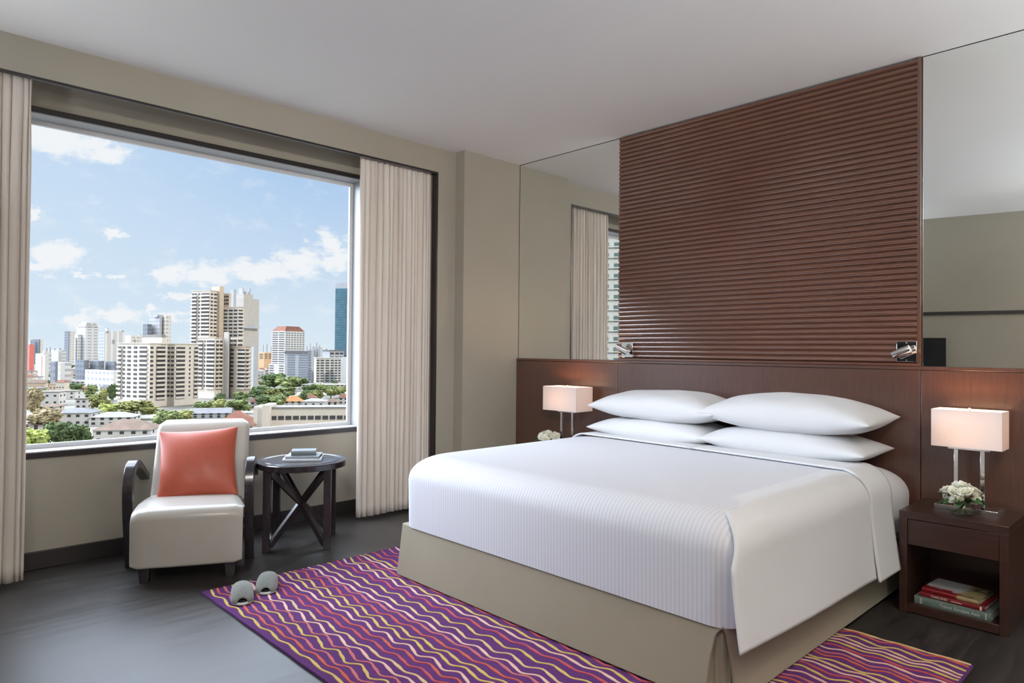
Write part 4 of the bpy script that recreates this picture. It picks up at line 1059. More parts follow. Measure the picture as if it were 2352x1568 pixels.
REG = []      # ground circles already built on
def claim(p, r): REG.append((p.x, p.y, r))
def free(p, r): return all((p.x - x) ** 2 + (p.y - y) ** 2 > (r + q) ** 2 for (x, y, q) in REG)
def box_lengths(pl, pc, pr, D, th):
    """corner at column pc, depth D; lengths of the faces running away to columns pl and pr"""
    dL = (-cos(th), sin(th)); dR = (sin(th), cos(th)); kc = (pc - 1176) / F_PX; rx = kc * D
    def solve(px, d):
        k = (px - 1176) / F_PX; return (k * D - rx) / (d[0] - k * d[1])
    return solve(pl, dL), solve(pr, dR)
class Building:
    def __init__(self, name, label, cat, px, D, group=None):
        p = at(px, D); self.o = thing(name, label, cat, (p.x, p.y, GZ), 0, group); self.p = p; self.wins = []; self.wmat = E_dglass
    def block(self, pl, pc, pr, ytop, D, th_deg=25, mat=E_cream, name='wall', y0=None, roof=True, cap=0.0, capmat=None, Ldep=None):
        th = radians(th_deg); L, R = box_lengths(pl, pc, pr, D, th)
        if Ldep: L = Ldep
        P = at(pc, D); dL = -RH * cos(th) + FH * sin(th); dR = RH * sin(th) + FH * cos(th)
        z1 = zat(pc, ytop, D) - GZ; z0 = 0 if y0 is None else zat(pc, y0, D) - GZ
        q = P - self.p; a = (q + dL * L); b_ = q; c = (q + dR * R); d = (q + dL * L + dR * R)
        MB().prism([(a.x, a.y), (b_.x, b_.y), (c.x, c.y), (d.x, d.y)], 'z', z0, z1).build(name, mat, self.o)
        for (s_, t_) in ((.2, .2), (.5, .5), (.8, .8), (.2, .8), (.8, .2)): claim(P + dL * L * s_ + dR * R * t_, max(L, R) * .3)
        if cap:
            e = 0.6; al = lambda v, w1, w2: v - (w1 + w2) * e
            aa = a + dL * e - dR * e; bb = b_ - dL * e - dR * e; cc = c - dL * e + dR * e; dd = d + dL * e + dR * e
            MB().prism([(aa.x, aa.y), (bb.x, bb.y), (cc.x, cc.y), (dd.x, dd.y)], 'z', z1, z1 + cap).build('parapet', capmat or mat, self.o)
        self.f = {'L': (q, dL, L, -dR), 'R': (q, dR, R, -dL)}; self.z = (z0, z1); self.D = D
        return self
    def rows(self, face, spans, n, ztop, zbot, h=0.45, out=0.12, mat=None):
        """n floors of window openings; spans are (start, end) fractions from the corner"""
        q, d, L, nrm = self.f[face]; H = (ztop - zbot) / n
        for k in range(n):
            zb = zbot + H * k + H * 0.32
            for (u0, u1) in spans: self.wins.append((q + d * (L * (u0 + u1) / 2) + nrm * out * 0, d, L * abs(u1 - u0), zb, H * h, nrm, mat or self.wmat))
        return self
    def slabs(self, face, spans, n, ztop, zbot, proj=1.2, h=0.42, mat=None, name='balcony'):
        q, d, L, nrm = self.f[face]; H = (ztop - zbot) / n
        for k in range(n):
            zb = zbot + H * k - H * 0.10
            for (u0, u1) in spans:
                mb = MB()
                a = q + d * (L * u0); b_ = q + d * (L * u1); c = b_ + nrm * proj; e = a + nrm * proj
                mb.prism([(a.x, a.y), (b_.x, b_.y), (c.x, c.y), (e.x, e.y)], 'z', zb, zb + H * h)
                mb.build(name, mat or E_cream, self.o)
        return self
    def done(self, cap=100):
        ws = sorted(self.wins, key=lambda w: -w[2] * w[4])
        cache = {}
        def unit(mt):
            if mt.name not in cache:
                cache[mt.name] = MB().box(-.5, -.5, 0, .5, .5, 1)
                me = cache[mt.name].build('window', mt, self.o); cache[mt.name] = me; return me, True
            return cache[mt.name], False
        for i, (p, d, w, z, h, nrm, mt) in enumerate(ws[:cap]):
            o, fresh = unit(mt)
            if not fresh: o = o.copy(); C.objects.link(o); o.parent = self.o
            o.location = (p.x, p.y, z); o.scale = (w, 0.5, h); o.rotation_euler = (0, 0, atan2(d.y, d.x))
        rest = ws[cap:]
        if rest:
            mb = MB(); mats = []
            for (p, d, w, z, h, nrm, mt) in rest:
                if mt not in mats: mats.append(mt)
                mb.cur = mats.index(mt)
                Mx = Matrix.Translation((p.x, p.y, z)) @ Matrix.Rotation(atan2(d.y, d.x), 4, 'Z')
                mb.box(-w / 2, -.25, 0, w / 2, .25, h, M=Mx)
            o = mb.build('windows', mats, self.o); o['kind'] = 'stuff'
        return self.o

# --- cream apartment block in the middle distance
b = Building('apartment_block', 'broad cream apartment block with rows of balconies, left of the tallest tower', 'building', 345, 515)
D = 512
b.block(272, 345, 385, 789, D, 24, E_cream, cap=0.6)
z0, z1 = b.z; zb, zt_ = 6.0, z1 - 1.5
b.rows('L', [(0.10, 0.32), (0.40, 0.50), (0.60, 0.70), (0.78, 0.86), (0.90, 0.99)], 12, zt_, zb)
b.rows('R', [(0.02, 0.18), (0.36, 0.86)], 12, zt_, zb)
b.slabs('R', [(0.34, 0.90)], 12, zt_, zb, 1.5)
b.slabs('L', [(0.88, 1.02), (0.08, 0.34)], 12, zt_, zb, 0.9)
b.block(384, 402, 456, 790, D + 14, 24, E_cream, cap=0.6)
b.rows('L', [(0.1, 0.45), (0.6, 0.95)], 12, b.z[1] - 1.5, 6.0)
b.rows('R', [(0.06, 0.42), (0.60, 0.66), (0.82, 0.98)], 12, b.z[1] - 1.5, 6.0)
b.slabs('R', [(0.04, 0.44), (0.8, 1.0)], 12, b.z[1] - 1.5, 6.0, 0.9)
b.block(326, 372, 384, 775, D + 8, 24, E_cream, 'penthouse', y0=790)
b.block(330, 370, 380, 768, D + 9, 24, R_pale, 'penthouse_roof', y0=776)
b.done()

# --- the tall cream tower
b = Building('apartment_tower', 'tallest cream apartment tower with stepped wings and a central shaft', 'building', 500, 600)
D = 605
b.block(440, 481, 499, 667, D + 18, 24, E_cream, cap=0.5); zt_ = b.z[1] - 1.5; zq = zat(470, 790, D) - GZ
b.rows('L', [(0.04, 0.48), (0.56, 0.66), (0.74, 1.0)], 14, zt_, zq, .48); b.rows('R', [(0.08, 0.35), (0.5, 0.85)], 14, zt_, zq, .42)
b.slabs('L', [(0.0, 0.52), (0.70, 1.03)], 14, zt_, zq, 1.5); 
b.block(484, 503, 513, 657, D + 24, 24, E_tan, 'lift_shaft')
b.block(511, 525, 530, 673, D + 28, 24, E_tan); b.rows('L', [(.1, .5), (.6, .95)], 4, b.z[1] - 1.5, zat(515, 706, D) - GZ, .45)
b.block(511, 546, 558, 705, D + 22, 24, E_cream, cap=.5); zt2 = b.z[1] - 1.5
b.rows('L', [(0.05, 0.28), (0.36, 0.60), (0.70, 0.96)], 10, zt2, zq, .46); b.rows('R', [(0.1, .85)], 10, zt2, zq, .42)
b.slabs('R', [(0.0, 1.0)], 10, zt2, zq, 1.2)
b.block(455, 494, 515, 776, D, 24, E_cream, cap=.5); zt3 = b.z[1] - 1.5; zbb = 9.0
b.rows('L', [(0.03, 0.48), (0.56, 0.63), (0.70, 0.98)], 12, zt3, zbb, .50); b.rows('R', [(0.12, 0.40), (0.52, 0.78)], 12, zt3, zbb, .44)
b.slabs('L', [(0.0, 0.5), (0.68, 1.0)], 12, zt3, zbb, 1.5); b.slabs('R', [(0.1, .8)], 12, zt3, zbb, 1.3)
b.block(514, 524.5, 527, 762, D + 4, 24, E_conc, 'stair_core'); b.block(523, 526.8, 529, 772, D + 7, 24, E_dglass, 'dark_slot')
b.block(528, 545, 558, 775, D + 8, 24, E_cream); b.rows('L', [(.1, .5), (.6, .95)], 2, b.z[1] - 1, zat(540, 797, D) - GZ, .45); b.rows('R', [(.1, .9)], 2, b.z[1] - 1, zat(540, 797, D) - GZ, .45)
b.block(528, 564, 577, 796, D + 2, 24, E_tan, cap=.5); zt4 = b.z[1] - 1.5
b.rows('L', [(0.03, 0.46), (0.74, 0.98)], 10, zt4, zbb, .48); b.rows('R', [(0.1, 0.55)], 10, zt4, zbb, .42)
b.slabs('L', [(0.0, 0.48)], 10, zt4, zbb, 1.3); b.slabs('R', [(0.0, 1.0)], 10, zt4, zbb, 1.0)
b.done()

# --- unfinished concrete tower behind it
b = Building('concrete_tower', 'plain beige concrete tower with a jutting lower ledge, behind the tallest tower', 'building', 560, 800)
D = 800
b.block(527, 535, 541, 664, D, 24, E_grey, 'dark_bay')
b.block(536, 558, 594, 684, D + 10, 24, E_conc); b.block(537, 558, 580, 674, D + 12, 24, E_conc, 'upper_block')
b.block(547, 555, 559, 661, D + 20, 24, E_grey, 'roof_plant', y0=675); b.block(568, 571, 574, 662, D + 20, 24, E_grey, 'roof_plant', y0=675); b.block(556, 568, 571, 669, D + 20, 24, E_grey, 'roof_plant', y0=675)
b.block(535, 557, 595.5, 747, D + 4, 24, E_grey, 'ledge', y0=753)
b.block(536, 558, 591, 700, D + 9, 24, E_conc, 'lower_wall')
b.block(576, 583, 593, 796, D - 30, 24, E_grey, 'side_annexe')
b.done()

# --- white hotel with the red mansard
b = Building('hotel_building', 'white hotel tower with a red mansard roof, right of the tallest tower', 'building', 654, 1000)
D = 1000
b.block(624, 654, 700, 760, D, 30, E_white); 
b.rows('L', [(0.04, 0.45), (0.52, 0.95)], 19, b.z[1] - 1, 8, .5); b.rows('R', [(0.06, .14), (0.18, .26), (.32, .40), (.46, .54), (.60, .68), (.74, .82), (.88, .96)], 18, b.z[1] - 1, 10, .4, mat=E_mid)
q, dL, L, _ = b.f['L']; _, dR, R, _ = b.f['R']; z = b.z[1]
def pt(u, v, zz): w_ = q + dL * (L * u) + dR * (R * v); return (w_.x, w_.y, zz)
MB().add([pt(0, 0, z), pt(0, 1, z), pt(1, 1, z), pt(1, 0, z), pt(.18, .18, z + 7.5), pt(.18, .82, z + 7.5), pt(.82, .82, z + 7.5), pt(.82, .18, z + 7.5)], [(0, 1, 5, 4), (1, 2, 6, 5), (2, 3, 7, 6), (3, 0, 4, 7), (4, 5, 6, 7)]).build('mansard_roof', R_red, b.o)
b.block(618, 655, 660, 836, D - 60, 30, E_conc, 'podium'); b.rows('L', [(.08, .35), (.7, .95)], 5, b.z[1] - 1, 6, .4)
b.done()
# --- office buildings on the right
b = Building('office_building', 'grey-white office building with a dark roof band, in front of the red-roofed hotel', 'building', 700, 850)
b.block(655, 716, 722, 812, 860, 12, E_grey, capmat=R_grey, cap=2.6); b.rows('L', [(0.10, .48), (.62, .90)], 10, b.z[1] - 1, 8, .5, mat=E_blue)
b.block(655, 712, 716, 806, 866, 12, R_grey, 'roof_storey', y0=813); b.done()
b = Building('office_building', 'narrow grey lift tower between the office blocks', 'building', 728, 845)
b.block(708, 716, 722, 803, 838, 12, E_grey); b.rows('L', [(.2, .9)], 11, b.z[1] - 1, 6, .5, mat=E_blue)
b.block(716, 736, 741, 797, 842, 12, E_grey); b.rows('L', [(.3, .36)], 6, b.z[1] - 3, 30, .5); b.done()
b = Building('office_building', 'white office wing with a grid of dark windows beside the window frame', 'building', 727, 815)
b.block(722, 727, 786, 822, 815, 62, E_white, cap=0.8); b.rows('R', [(.02, .12), (.17, .30), (.36, .50), (.56, .68), (.72, .82), (.86, .96)], 9, b.z[1] - 1.5, 5, .48); b.done()
b = Building('office_building', 'blank white gable wall at the right end of the white office wing', 'building', 790, 800)
b.block(783, 808, 815, 820, 806, 12, E_white); b.done()
b = Building('glass_tower', 'tall teal glass office tower at the right edge of the view', 'building', 790, 1080)
b.block(769, 795, 818, 662, 1080, 12, E_teal); 
b.block(769, 795, 818, 649, 1081, 12, E_grey, 'crown', y0=662); b.block(768.5, 795.5, 819, 812, 1075, 12, R_grey, 'base_band', y0=816)
b.rows('L', [(.06, .94)], 30, b.z[0] + 150 if False else zat(790, 665, 1080) - GZ, 20, .10, mat=E_blue); b.done()
b = Building('office_building', 'low dark-roofed block behind the white office wing', 'building', 755, 930)
b.block(738, 757, 790, 806, 935, 25, E_grey, cap=1.5, capmat=R_grey); b.rows('R', [(.05, .3), (.4, .65), (.72, .95)], 4, b.z[1] - 1, 20, .5); b.done()
b = Building('apartment_block', 'ochre apartment block between the concrete tower and the hotel', 'building', 607, 1300)
b.block(594, 607, 626, 809, 1300, 24, E_orange); b.rows('R', [(.1, .4), (.55, .9)], 3, b.z[1] - 2, 25, .4); b.rows('L', [(.2, .8)], 3, b.z[1] - 2, 25, .4); b.done()

# --- distant towers on the left
def far_tower(label, blocks, D, name='high_rise', group=None):
    b = Building(name, label, 'building', blocks[0][1], D, group)
    for (pl, pc, pr, yt, mt, nm, y0) in blocks: b.block(pl, pc, pr, yt, D, 30, mt, nm, y0=y0)
    return b.o
W_ = 'wall'
far_tower('slim slate-blue high-rise left of the stepped white tower', [(148, 158, 159, 760, F_blue, W_, None), (158, 160, 171, 761, F_cream, 'side_wing', None)], 1800)
far_tower('white high-rise with a stepped left shoulder', [(176, 196, 225, 750, F_white, W_, None), (180, 196, 224, 744, F_white, 'upper_tier', 752), (186, 198, 221, 739, F_white, 'top_tier', 745), (171, 178, 190, 768, F_white, 'shoulder', None), (170, 174, 180, 776, F_grey, 'side_wing', None)], 1500)
far_tower('ribbed cream slab tower with a blue-grey left side', [(226, 241, 286, 760, F_stripe, W_, None), (226, 240.5, 241, 759.5, F_grey, 'shaded_side', None), (241, 245, 251, 753, F_white, 'roof_plant', 762), (275, 279, 285, 758, F_grey, 'roof_plant', 762)], 1350)  # left face's shade is put in as a separate grey facade
far_tower('pale slab block behind the penthouse of the cream apartment block', [(287, 300, 332, 770, F_cream, W_, None), (318, 320, 323, 767, F_white, 'roof_plant', 772)], 1300)
far_tower('grey twin-step high-rise behind the cream apartment block', [(342, 366, 392, 724, F_grey, W_, None), (328, 338, 348, 744, F_blue, 'lower_wing', None), (375, 380, 392, 724, F_cream, 'stair_tower', None), (352, 360, 375, 722, F_grey, 'crown', 728)], 1150)
far_tower('blue glass block at the far left by the curtain', [(75, 90, 93, 779, F_blue, W_, None), (92, 93, 99, 778, F_cream, 'side_wing', None), (66, 70, 76, 780, F_grey, 'rear_block', None)], 1700)
far_tower('coral-red tower block touching the left curtain', [(58, 68, 79, 791, E_pink, W_, None)], 1000)
far_tower('white block with a dark vertical slot below the slate-blue high-rise', [(118, 134, 152, 804, F_white, W_, None), (140, 141.5, 143, 803, E_grey, 'slot', None)], 1250)
far_tower('low wide white building in the left distance', [(82, 100, 119, 812, F_white, W_, None), (99, 102, 112, 806, E_white, 'roof_house', None)], 1050)
far_tower('pink apartment house left of the white stair tower', [(88, 95, 101, 818, ext('rose_render', (0.60, 0.45, 0.45)), W_, None)], 900)
far_tower('white stair tower among the left rooftops', [(99, 104, 113, 815, E_white, W_, None)], 880)
far_tower('dark blue narrow block among the left rooftops', [(117, 128, 134, 830, F_blue, W_, None)], 700)
far_tower('white terrace of offices with strip windows, left middle distance', [(120, 140, 165, 832, F_white, W_, None)], 780)
rnd = random.Random(11)
for k, (x0, x1, yt) in enumerate([(174, 205, 827), (207, 240, 829), (243, 271, 830)]):
    far_tower(['slate-blue row of town houses, leftmost of three below the white high-rise', 'slate-blue row of town houses, middle of three', 'slate-blue row of town houses nearest the cream apartment block'][k], [(x0, x0 + 20, x1, yt, F_blue, W_, None)], 900, 'town_houses', 'slate-blue rows of town houses')
far_tower('long white low building with dark square windows beside the cream block', [(196, 262, 273, 851, F_white, W_, None)], 700, 'low_building')
for (x, yt, w, D) in [(604, 792, 4, 3600), (612, 790, 5, 3800), (634, 786, 6, 3600), (641, 790, 5, 3700), (650, 784, 4, 3500), (622, 795, 6, 3900), (704, 794, 5, 3600), (712, 788, 4, 3700), (726, 787, 5, 3600), (733, 792, 5, 3900), (719, 795, 6, 3500), (748, 800, 8, 3500),
                      (106, 799, 7, 3300), (114, 797, 6, 3600), (124, 800, 8, 3500), (136, 799, 9, 3700), (86, 800, 6, 3400)]:
    far_tower('tiny pale high-rise on the hazy skyline', [(x - w / 2, x, x + w / 2, yt, F_grey, W_, None)], D, 'high_rise', 'tiny high-rises on the skyline')
# apartment building seen only through the window in the mirror, beside the hotel
b_ = thing('apartment_building', 'white apartment building with greenish windows, seen only in the mirror', 'building', (-128.5, -170.5, GZ), atan2(-.61, .79) )
MB().box(-30, -10, 0, 30, 10, 105).build('wall', E_white, b_)
first = None
for i in range(13):
    for k in range(27):
        if len([c for c in b_.children if c.name.startswith('window')]) >= 100: break
        if abs(i - 6) > 2: continue
        if first is None: first = MB().box(-1, -.15, 0, 1, .15, 1.7).build('window', base_mat('green_window_glass', (0.10, 0.15, 0.14), 0.3, var=.3), b_); o = first
        else: o = first.copy(); C.objects.link(o); o.parent = b_
        o.location = ((i - 6) * 3.6, 10.1, 35 + k * 3.2)
        if k >= 19: break
for k in range(33): MB().box(-30, 10, k * 3.2, 30, 10.5, k * 3.2 + .35).build('floor_band', E_white, b_)

# --- houses
def house(label, px, pybase, wpx, hpx, roofh, wall, roof, th=24, aspect=0.8, name='house', hip=True, floors=2, group=None, winmat=None):
    D = depth(px, pybase); p = at(px, D); sc = D / F_PX
    w = wpx * sc; h = hpx * sc; rh = roofh * sc; d = w * aspect
    t_ = radians(th); ang = atan2(RH.y, RH.x) + t_ * 0.5
    claim(p, max(w, d) * .55)
    r = thing(name, label, 'house', (p.x, p.y, GZ), ang, group)
    MB().box(-w / 2, -d / 2, 0, w / 2, d / 2, h).build('wall', wall, r)
    e = 0.7
    if rh > 0.1:
        k = min(w, d) / 2 if hip else 0.0
        if w >= d: rp = [(-w / 2 + k, 0), (w / 2 - k, 0)]
        else: rp = [(0, -d / 2 + k), (0, d / 2 - k)]
        vs = [(-w / 2 - e, -d / 2 - e, h), (w / 2 + e, -d / 2 - e, h), (w / 2 + e, d / 2 + e, h), (-w / 2 - e, d / 2 + e, h), (rp[0][0], rp[0][1], h + rh), (rp[1][0], rp[1][1], h + rh)]
        fs = [(0, 1, 5, 4), (1, 2, 5), (2, 3, 4, 5), (3, 0, 4), (3, 2, 1, 0)] if w >= d else [(0, 1, 4), (1, 2, 5, 4), (2, 3, 5), (3, 0, 4, 5), (3, 2, 1, 0)]
        MB().add(vs, fs).build('roof', roof, r)
    else: MB().box(-w / 2 - .3, -d / 2 - .3, h, w / 2 + .3, d / 2 + .3, h + .8).build('roof', roof, r)
    first = None
    nb = max(2, int(w / 4.5))
    for fl in range(floors):
        for i in range(nb):
            if first is None: first = MB().box(-.9, -.12, 0, .9, .12, 1.3).build('window', winmat or E_dglass, r); o = first
            else: o = first.copy(); C.objects.link(o); o.parent = r
            o.location = (-w / 2 + w * (i + .5) / nb, -d / 2, h * (fl + .38) / floors)
        for i in range(max(1, nb // 2)):
            o = first.copy(); C.objects.link(o); o.parent = r
            o.location = (w / 2, -d / 2 + d * (i + .5) / max(1, nb // 2), h * (fl + .38) / floors); o.rotation_euler = (0, 0, pi / 2)
    return r
W1 = E_white; W2 = E_cream
house('large white villa with a wide brown hip roof at the sill, left of the armchair', 298, 1012, 118, 30, 20, W1, R_brown, 24, .7)
house('white house with a flat pale roof behind the brown-roofed villa', 268, 975, 90, 20, 10, W1, R_pale, 24, .6)
house('white three-storey house with rounded bays and a grey roof', 185, 975, 72, 30, 9, W1, R_grey, 20, .8)
house('white cube-shaped roof house above the grey-roofed house', 194, 938, 24, 22, 0, W1, R_flat, 20, 1)
house('orange-roofed small house in the left middle distance', 192, 900, 16, 9, 6, E_orange, R_red, 20, 1)
house('pale blue-white warehouse-like house left of the orange roof', 166, 916, 34, 18, 0, E_white, R_pale, 10, .9)
house('long white house in front of the warehouse, with brown trees beside it', 110, 930, 66, 30, 0, W1, R_pale, 18, .5)
house('cream low house below the long white house', 118, 948, 44, 16, 6, W2, R_brown, 18, .8)
house('small bluish flat-roofed house at the left curtain', 82, 910, 40, 18, 0, E_white, R_grey, 18, .7)
house('tan-walled house touching the left curtain', 72, 880, 22, 16, 0, E_tan, R_flat, 18, .9)
house('pink flat-roofed block at the left edge of the view', 70, 866, 28, 14, 0, ext('salmon_render', (0.62, 0.5, 0.43)), R_flat, 18, .8)
house('house with a tan hip roof under the blue town houses', 188, 869, 40, 10, 10, W2, R_brown, 18, .8)
house('white house with a red roof, left of the cream apartment block', 245, 893, 36, 12, 9, W1, R_red, 18, .7)
house('white low shed with a pale roof left of the red-roofed house', 192, 885, 70, 10, 3, W1, R_pale, 10, .6)
house('brown-roofed bungalow at the lower left beside the pale tree', 100, 985, 60, 12, 8, W2, R_brown, 14, .8)
house('long grey-roofed shed behind the armchair', 492, 958, 82, 12, 10, E_grey, R_grey, 30, .7, hip=False)
house('low building with a rusty red roof behind the armchair', 548, 1002, 84, 30, 30, W2, R_red, 30, .9)
house('small brown-roofed white house by the foot of the tallest tower', 590, 938, 24, 16, 10, W1, R_red, 26, .9)
house('orange-roofed white villa among the trees', 676, 934, 40, 14, 12, W1, ext('orange_roof_tiles', (0.42, 0.15, 0.06), var=.15), 26, .8)
house('white house with a small red hip roof right of the orange-roofed villa', 716, 928, 24, 16, 8, W1, R_red, 26, .9)
house('white barrel-roofed hall in front of the small red roof', 725, 934, 50, 14, 6, E_white, R_pale, 12, .7, floors=1)
house('brown-roofed shed near the right of the window', 766, 930, 26, 8, 8, W2, R_brown, 20, .8)
house('white house with a pink roof at the right window frame', 791, 928, 22, 16, 8, W1, R_red, 20, .8)
house('long pale-roofed warehouse below the white office wing', 752, 894, 104, 12, 2, E_cream, R_pale, 10, .4)
house('small tan house in front of the long warehouse', 768, 900, 16, 8, 4, E_tan, R_brown, 10, .8)
house('white low block between tallest tower and trees', 590, 872, 22, 12, 0, W1, R_pale, 20, .8)
house('cream long low block left of the hotel podium', 601, 860, 34, 10, 0, W2, R_flat, 20, .5)
# school-like long building at the lower right
b = Building('school_building', 'long white two-storey building with strip windows at the lower right of the view', 'building', 622, 345)
D = 345
b.block(584, 585, 604, 934, D - 2, 82, E_cream, 'gable_wing', Ldep=16); b.block(600, 604, 622, 930, D - 3, 82, E_cream, 'gable_wing', Ldep=16)
b.block(600, 620, 830, 937, D + 2, 80, E_cream, cap=0.5, capmat=R_flat, Ldep=13)
n_ = 12; b.rows('R', [((i + .14) / n_ * .96 + .01, (i + .50) / n_ * .96 + .01) for i in range(n_)] + [((i + .54) / n_ * .96 + .01, (i + .9) / n_ * .96 + .01) for i in range(n_)], 1, b.z[1] - 2.0, b.z[1] - 7.8, .34)
b.rows('R', [((i + .14) / n_ * .96 + .01, (i + .50) / n_ * .96 + .01) for i in range(n_)] + [((i + .54) / n_ * .96 + .01, (i + .9) / n_ * .96 + .01) for i in range(n_)], 1, b.z[1] - 7.6, b.z[1] - 13, .34)
b.slabs('R', [(0, 1)], 1, b.z[1] - 7.0, b.z[1] - 9.5, 2.0, .6, E_cream, 'ledge')
b.done()

# --- trees
L_mats = {}
def leafm(key, c):
    mt = base_mat(key, c, 0.9, spec=0.08, var=0.45, vscale=0.9); L_mats[key] = mt; return mt
leafm('dark_green_foliage', (0.085, 0.115, 0.05)); leafm('olive_foliage', (0.20, 0.20, 0.075)); leafm('lime_foliage', (0.33, 0.37, 0.11)); leafm('brown_olive_foliage', (0.25, 0.20, 0.115)); leafm('mid_green_foliage', (0.15, 0.175, 0.07))
M_trunk = ext('bark', (0.10, 0.075, 0.05))
ico = []
bm = bmesh.new(); bmesh.ops.create_icosphere(bm, subdivisions=1, radius=1.0); bm.verts.ensure_lookup_table()
ICO_V = [v.co.copy() for v in bm.verts]; ICO_F = [tuple(v.index for v in f.verts) for f in bm.faces]; bm.free()
_crowns = {}
def crown_mesh(key, shape, mt, seed):
    rnd = random.Random(seed); mb = MB()
    lobes = []
    nl = 9
    for k in range(nl):
        a = rnd.uniform(0, 6.28); rr = rnd.uniform(.25, .62); zz = rnd.uniform(-.25, .45)
        lobes.append((rr * cos(a), rr * sin(a), zz, rnd.uniform(.28, .42)))
    lobes.append((0, 0, .25, .5))
    for (lx, ly, lz, lr) in lobes:
        for q in range(34):
            v = Vector((rnd.gauss(0, 1), rnd.gauss(0, 1), rnd.gauss(0, 1))).normalized() * lr * rnd.uniform(.75, 1.05)
            s = rnd.uniform(.05, .11); R_ = Matrix.Rotation(rnd.uniform(0, 6), 3, 'Z') @ Matrix.Rotation(rnd.uniform(0, 6), 3, 'X')
            S_ = Vector((rnd.uniform(.7, 1.5), rnd.uniform(.7, 1.5), rnd.uniform(.5, .9)))
            mb.add([R_ @ Vector((w_.x * S_.x * s, w_.y * S_.y * s, w_.z * S_.z * s)) * rnd.uniform(.8, 1.25) + Vector((lx + v.x, ly + v.y, (lz + v.z) * 1.0)) for w_ in ICO_V], ICO_F)
        mb.add([Vector((lx, ly, lz)) + w_ * lr * .82 for w_ in ICO_V], ICO_F)
    return mb
def tree(px, pybase, wpx, hpx, kind, label, group='trees among the houses', flat=1.0):
    D = depth(px, pybase); p = at(px, D); sc = D / F_PX; w = wpx * sc; h = hpx * sc
    vkey = (kind, hash((int(px) * 7) % 2))
    claim(p, w * .35)
    r = thing('tree', label, 'tree', (p.x, p.y, GZ), rnd.uniform(0, 6), group)
    if vkey not in _crowns:
        o = crown_mesh(vkey, None, L_mats[kind], len(_crowns) + 3).build('crown', L_mats[kind], r); _crowns[vkey] = o
        tr = MB().tube([(0, 0, 0), (.02, .0, .5), (0.0, .02, 1.0)], [.06, .045, .03], 7).build('trunk', M_trunk, r); _crowns[(vkey, 't')] = tr
    else:
        o = _crowns[vkey].copy(); C.objects.link(o); o.parent = r; tr = _crowns[(vkey, 't')].copy(); C.objects.link(tr); tr.parent = r
    ch_ = h * 0.86 * flat
    o.scale = (w / 2 / .82, w / 2 / .82, ch_ / 2 / .72); o.location = (0, 0, h - ch_ / 2 * 1.05)
    tr.scale = (w * .35, w * .35, h - ch_ * .5)
dk, ol, li, br_, mg = 'dark_green_foliage', 'olive_foliage', 'lime_foliage', 'brown_olive_foliage', 'mid_green_foliage'
for (px, pb, w, h, k, lab) in [
    (84, 1045, 64, 62, li, 'lime-green tree at the lower left corner of the window'),
    (146, 1040, 66, 72, dk, 'large dark green tree above the sill, left of two'), (193, 1036, 46, 62, dk, 'dark green tree right of the larger one above the sill'),
    (80, 960, 50, 72, br_, 'brownish tree at the left curtain, in front of white houses'), (112, 985, 70, 50, br_, 'spreading brown-olive tree below the white houses'),
    (232, 945, 46, 42, ol, 'olive tree left of the cream apartment block'), (262, 925, 24, 44, dk, 'dark narrow tree against the left side of the cream apartment block'),
    (250, 960, 40, 34, li, 'light green tree behind the pale roofs'), (318, 962, 88, 44, ol, 'wide flat-topped tree in front of the cream apartment block'),
    (388, 985, 60, 44, mg, 'green tree left of the armchair top, below the cream block'), (425, 972, 60, 32, ol, 'olive tree under the right wing of the cream block'),
    (470, 947, 44, 26, mg, 'round green tree at the foot of the tallest tower, leftmost'), (505, 947, 48, 32, ol, 'olive tree at the foot of the tallest tower, middle'), (545, 950, 56, 34, mg, 'green tree at the foot of the tallest tower, rightmost'),
    (598, 918, 40, 32, dk, 'dark tree beside the right foot of the tallest tower'), (632, 895, 52, 38, dk, 'tall dark green tree in front of the hotel'), (662, 898, 56, 34, mg, 'green tree in front of the grey-white office building'),
    (690, 893, 34, 26, dk, 'dark round tree below the lift tower'), (624, 918, 46, 26, ol, 'olive tree in the grove left of the orange roof'), (655, 912, 50, 24, mg, 'green tree behind the orange-roofed villa'),
    (612, 938, 44, 30, dk, 'dark tree right of the small brown-roofed house'), (640, 938, 44, 32, mg, 'green tree left of the orange-roofed villa'), (698, 932, 16, 30, dk, 'single small dark tree between the white villas'),
    (712, 908, 30, 24, dk, 'dark tree behind the small red roof'), (735, 908, 36, 28, mg, 'green tree right of the small red roof'), (762, 914, 40, 30, mg, 'green tree below the long warehouse'), (782, 912, 26, 24, ol, 'olive tree near the right window frame'),
    (634, 995, 62, 44, ol, 'bushy olive tree in front of the long white building at the sill'),
    (110, 892, 34, 16, mg, 'green tree in the left middle distance'), (140, 888, 30, 16, dk, 'dark tree beside it in the left middle distance'), (172, 897, 38, 18, dk, 'dark hedge-like tree behind the warehouse-like house'), (214, 905, 30, 14, mg, 'green tree right of the orange roof'),
    (118, 868, 20, 10, mg, 'small green tree under the white terrace of offices'), (225, 832, 26, 7, dk, 'dark tree line above the town houses'), (640, 858, 26, 16, mg, 'small green tree left of the hotel podium')]:
    tree(px, pb, w, h, k, lab)
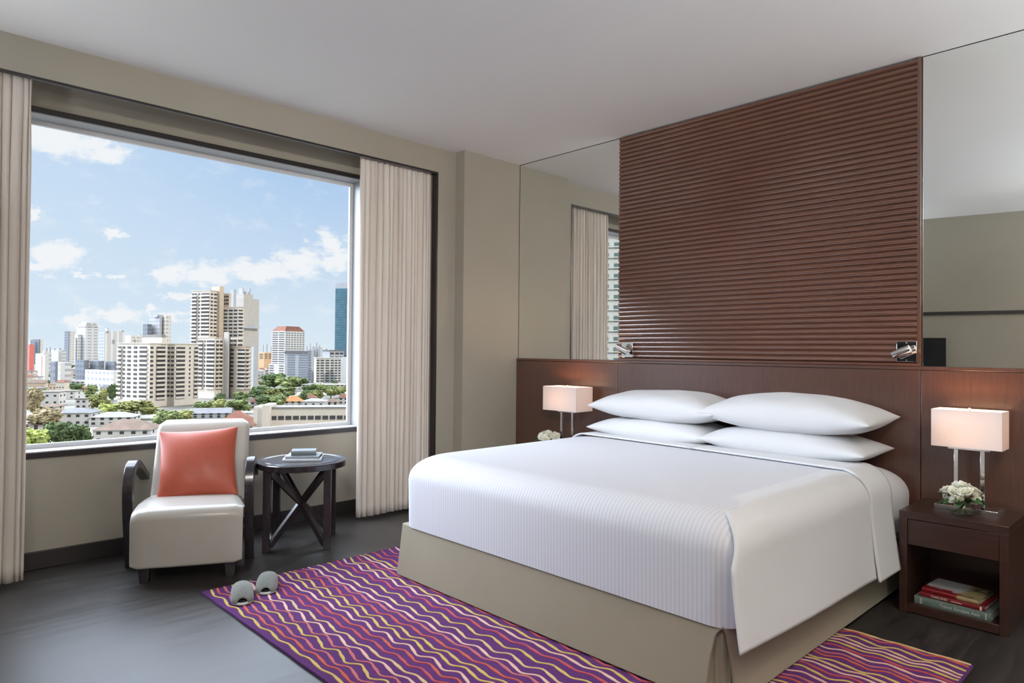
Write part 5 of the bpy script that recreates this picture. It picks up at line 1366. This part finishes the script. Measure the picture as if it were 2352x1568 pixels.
# filler: small houses further back, shared meshes
fill = []
rnd = random.Random(21)
for k in range(6):
    w, d, h = rnd.uniform(9, 18), rnd.uniform(8, 14), rnd.uniform(5, 14)
    mb = MB(); mb.cur = 0; mb.box(-w / 2, -d / 2, 0, w / 2, d / 2, h); mb.cur = 1
    if k % 3 == 0: mb.box(-w / 2 - .3, -d / 2 - .3, h, w / 2 + .3, d / 2 + .3, h + .6)
    else: mb.add([(-w / 2 - .6, -d / 2 - .6, h), (w / 2 + .6, -d / 2 - .6, h), (w / 2 + .6, d / 2 + .6, h), (-w / 2 - .6, d / 2 + .6, h), (-w / 4, 0, h + 3), (w / 4, 0, h + 3)], [(0, 1, 5, 4), (1, 2, 5), (2, 3, 4, 5), (3, 0, 4)])
    mb.cur = 2
    for i in range(3): mb.box(-w / 2 + w * (i + .3) / 3, -d / 2 - .1, h * .45, -w / 2 + w * (i + .7) / 3, -d / 2, h * .45 + 1.4)
    o = mb.build('distant_house', [[E_white, E_cream, E_tan, E_white, E_grey, E_cream][k], [R_flat, R_red, R_brown, R_flat, R_pale, R_grey][k], E_dglass])
    tag(o, 'small distant house in the low-rise sprawl', 'house', 'small distant houses'); fill.append(o)
cnt = 0
for k in range(1200):
    if cnt >= 290: break
    px = rnd.uniform(60, 800)
    if 276 < px < 570 and rnd.random() < .8: continue
    py = rnd.uniform(816, 905 if px < 275 else 870); D = depth(px, py)
    p = at(px, D); s = rnd.uniform(.55, 0.95)
    if not free(p, 9.5 * s): continue
    claim(p, 9.5 * s)
    o = fill[cnt] if cnt < 6 else fill[rnd.randrange(6)].copy()
    if cnt >= 6: C.objects.link(o)
    o.location = (p.x, p.y, GZ); o.rotation_euler = (0, 0, atan2(RH.y, RH.x) + rnd.uniform(-.3, .8)); o.scale = (s, s, s * rnd.uniform(.7, 1.3)); cnt += 1

nt_ = 0
for k in range(900):
    if nt_ >= 110: break
    px = rnd.uniform(62, 800)
    if 276 < px < 450: continue
    py = rnd.uniform(818, 940 if px < 275 else 935); D = depth(px, py); wm = rnd.uniform(7, 14)
    if not free(at(px, D), wm * .4): continue
    nt_ += 1
    tree(px, py, wm * F_PX / D, wm * .8 * F_PX / D, [dk, mg, ol, mg, dk][k % 5], 'small tree in the greenery between the low houses', 'small filler trees between the houses')
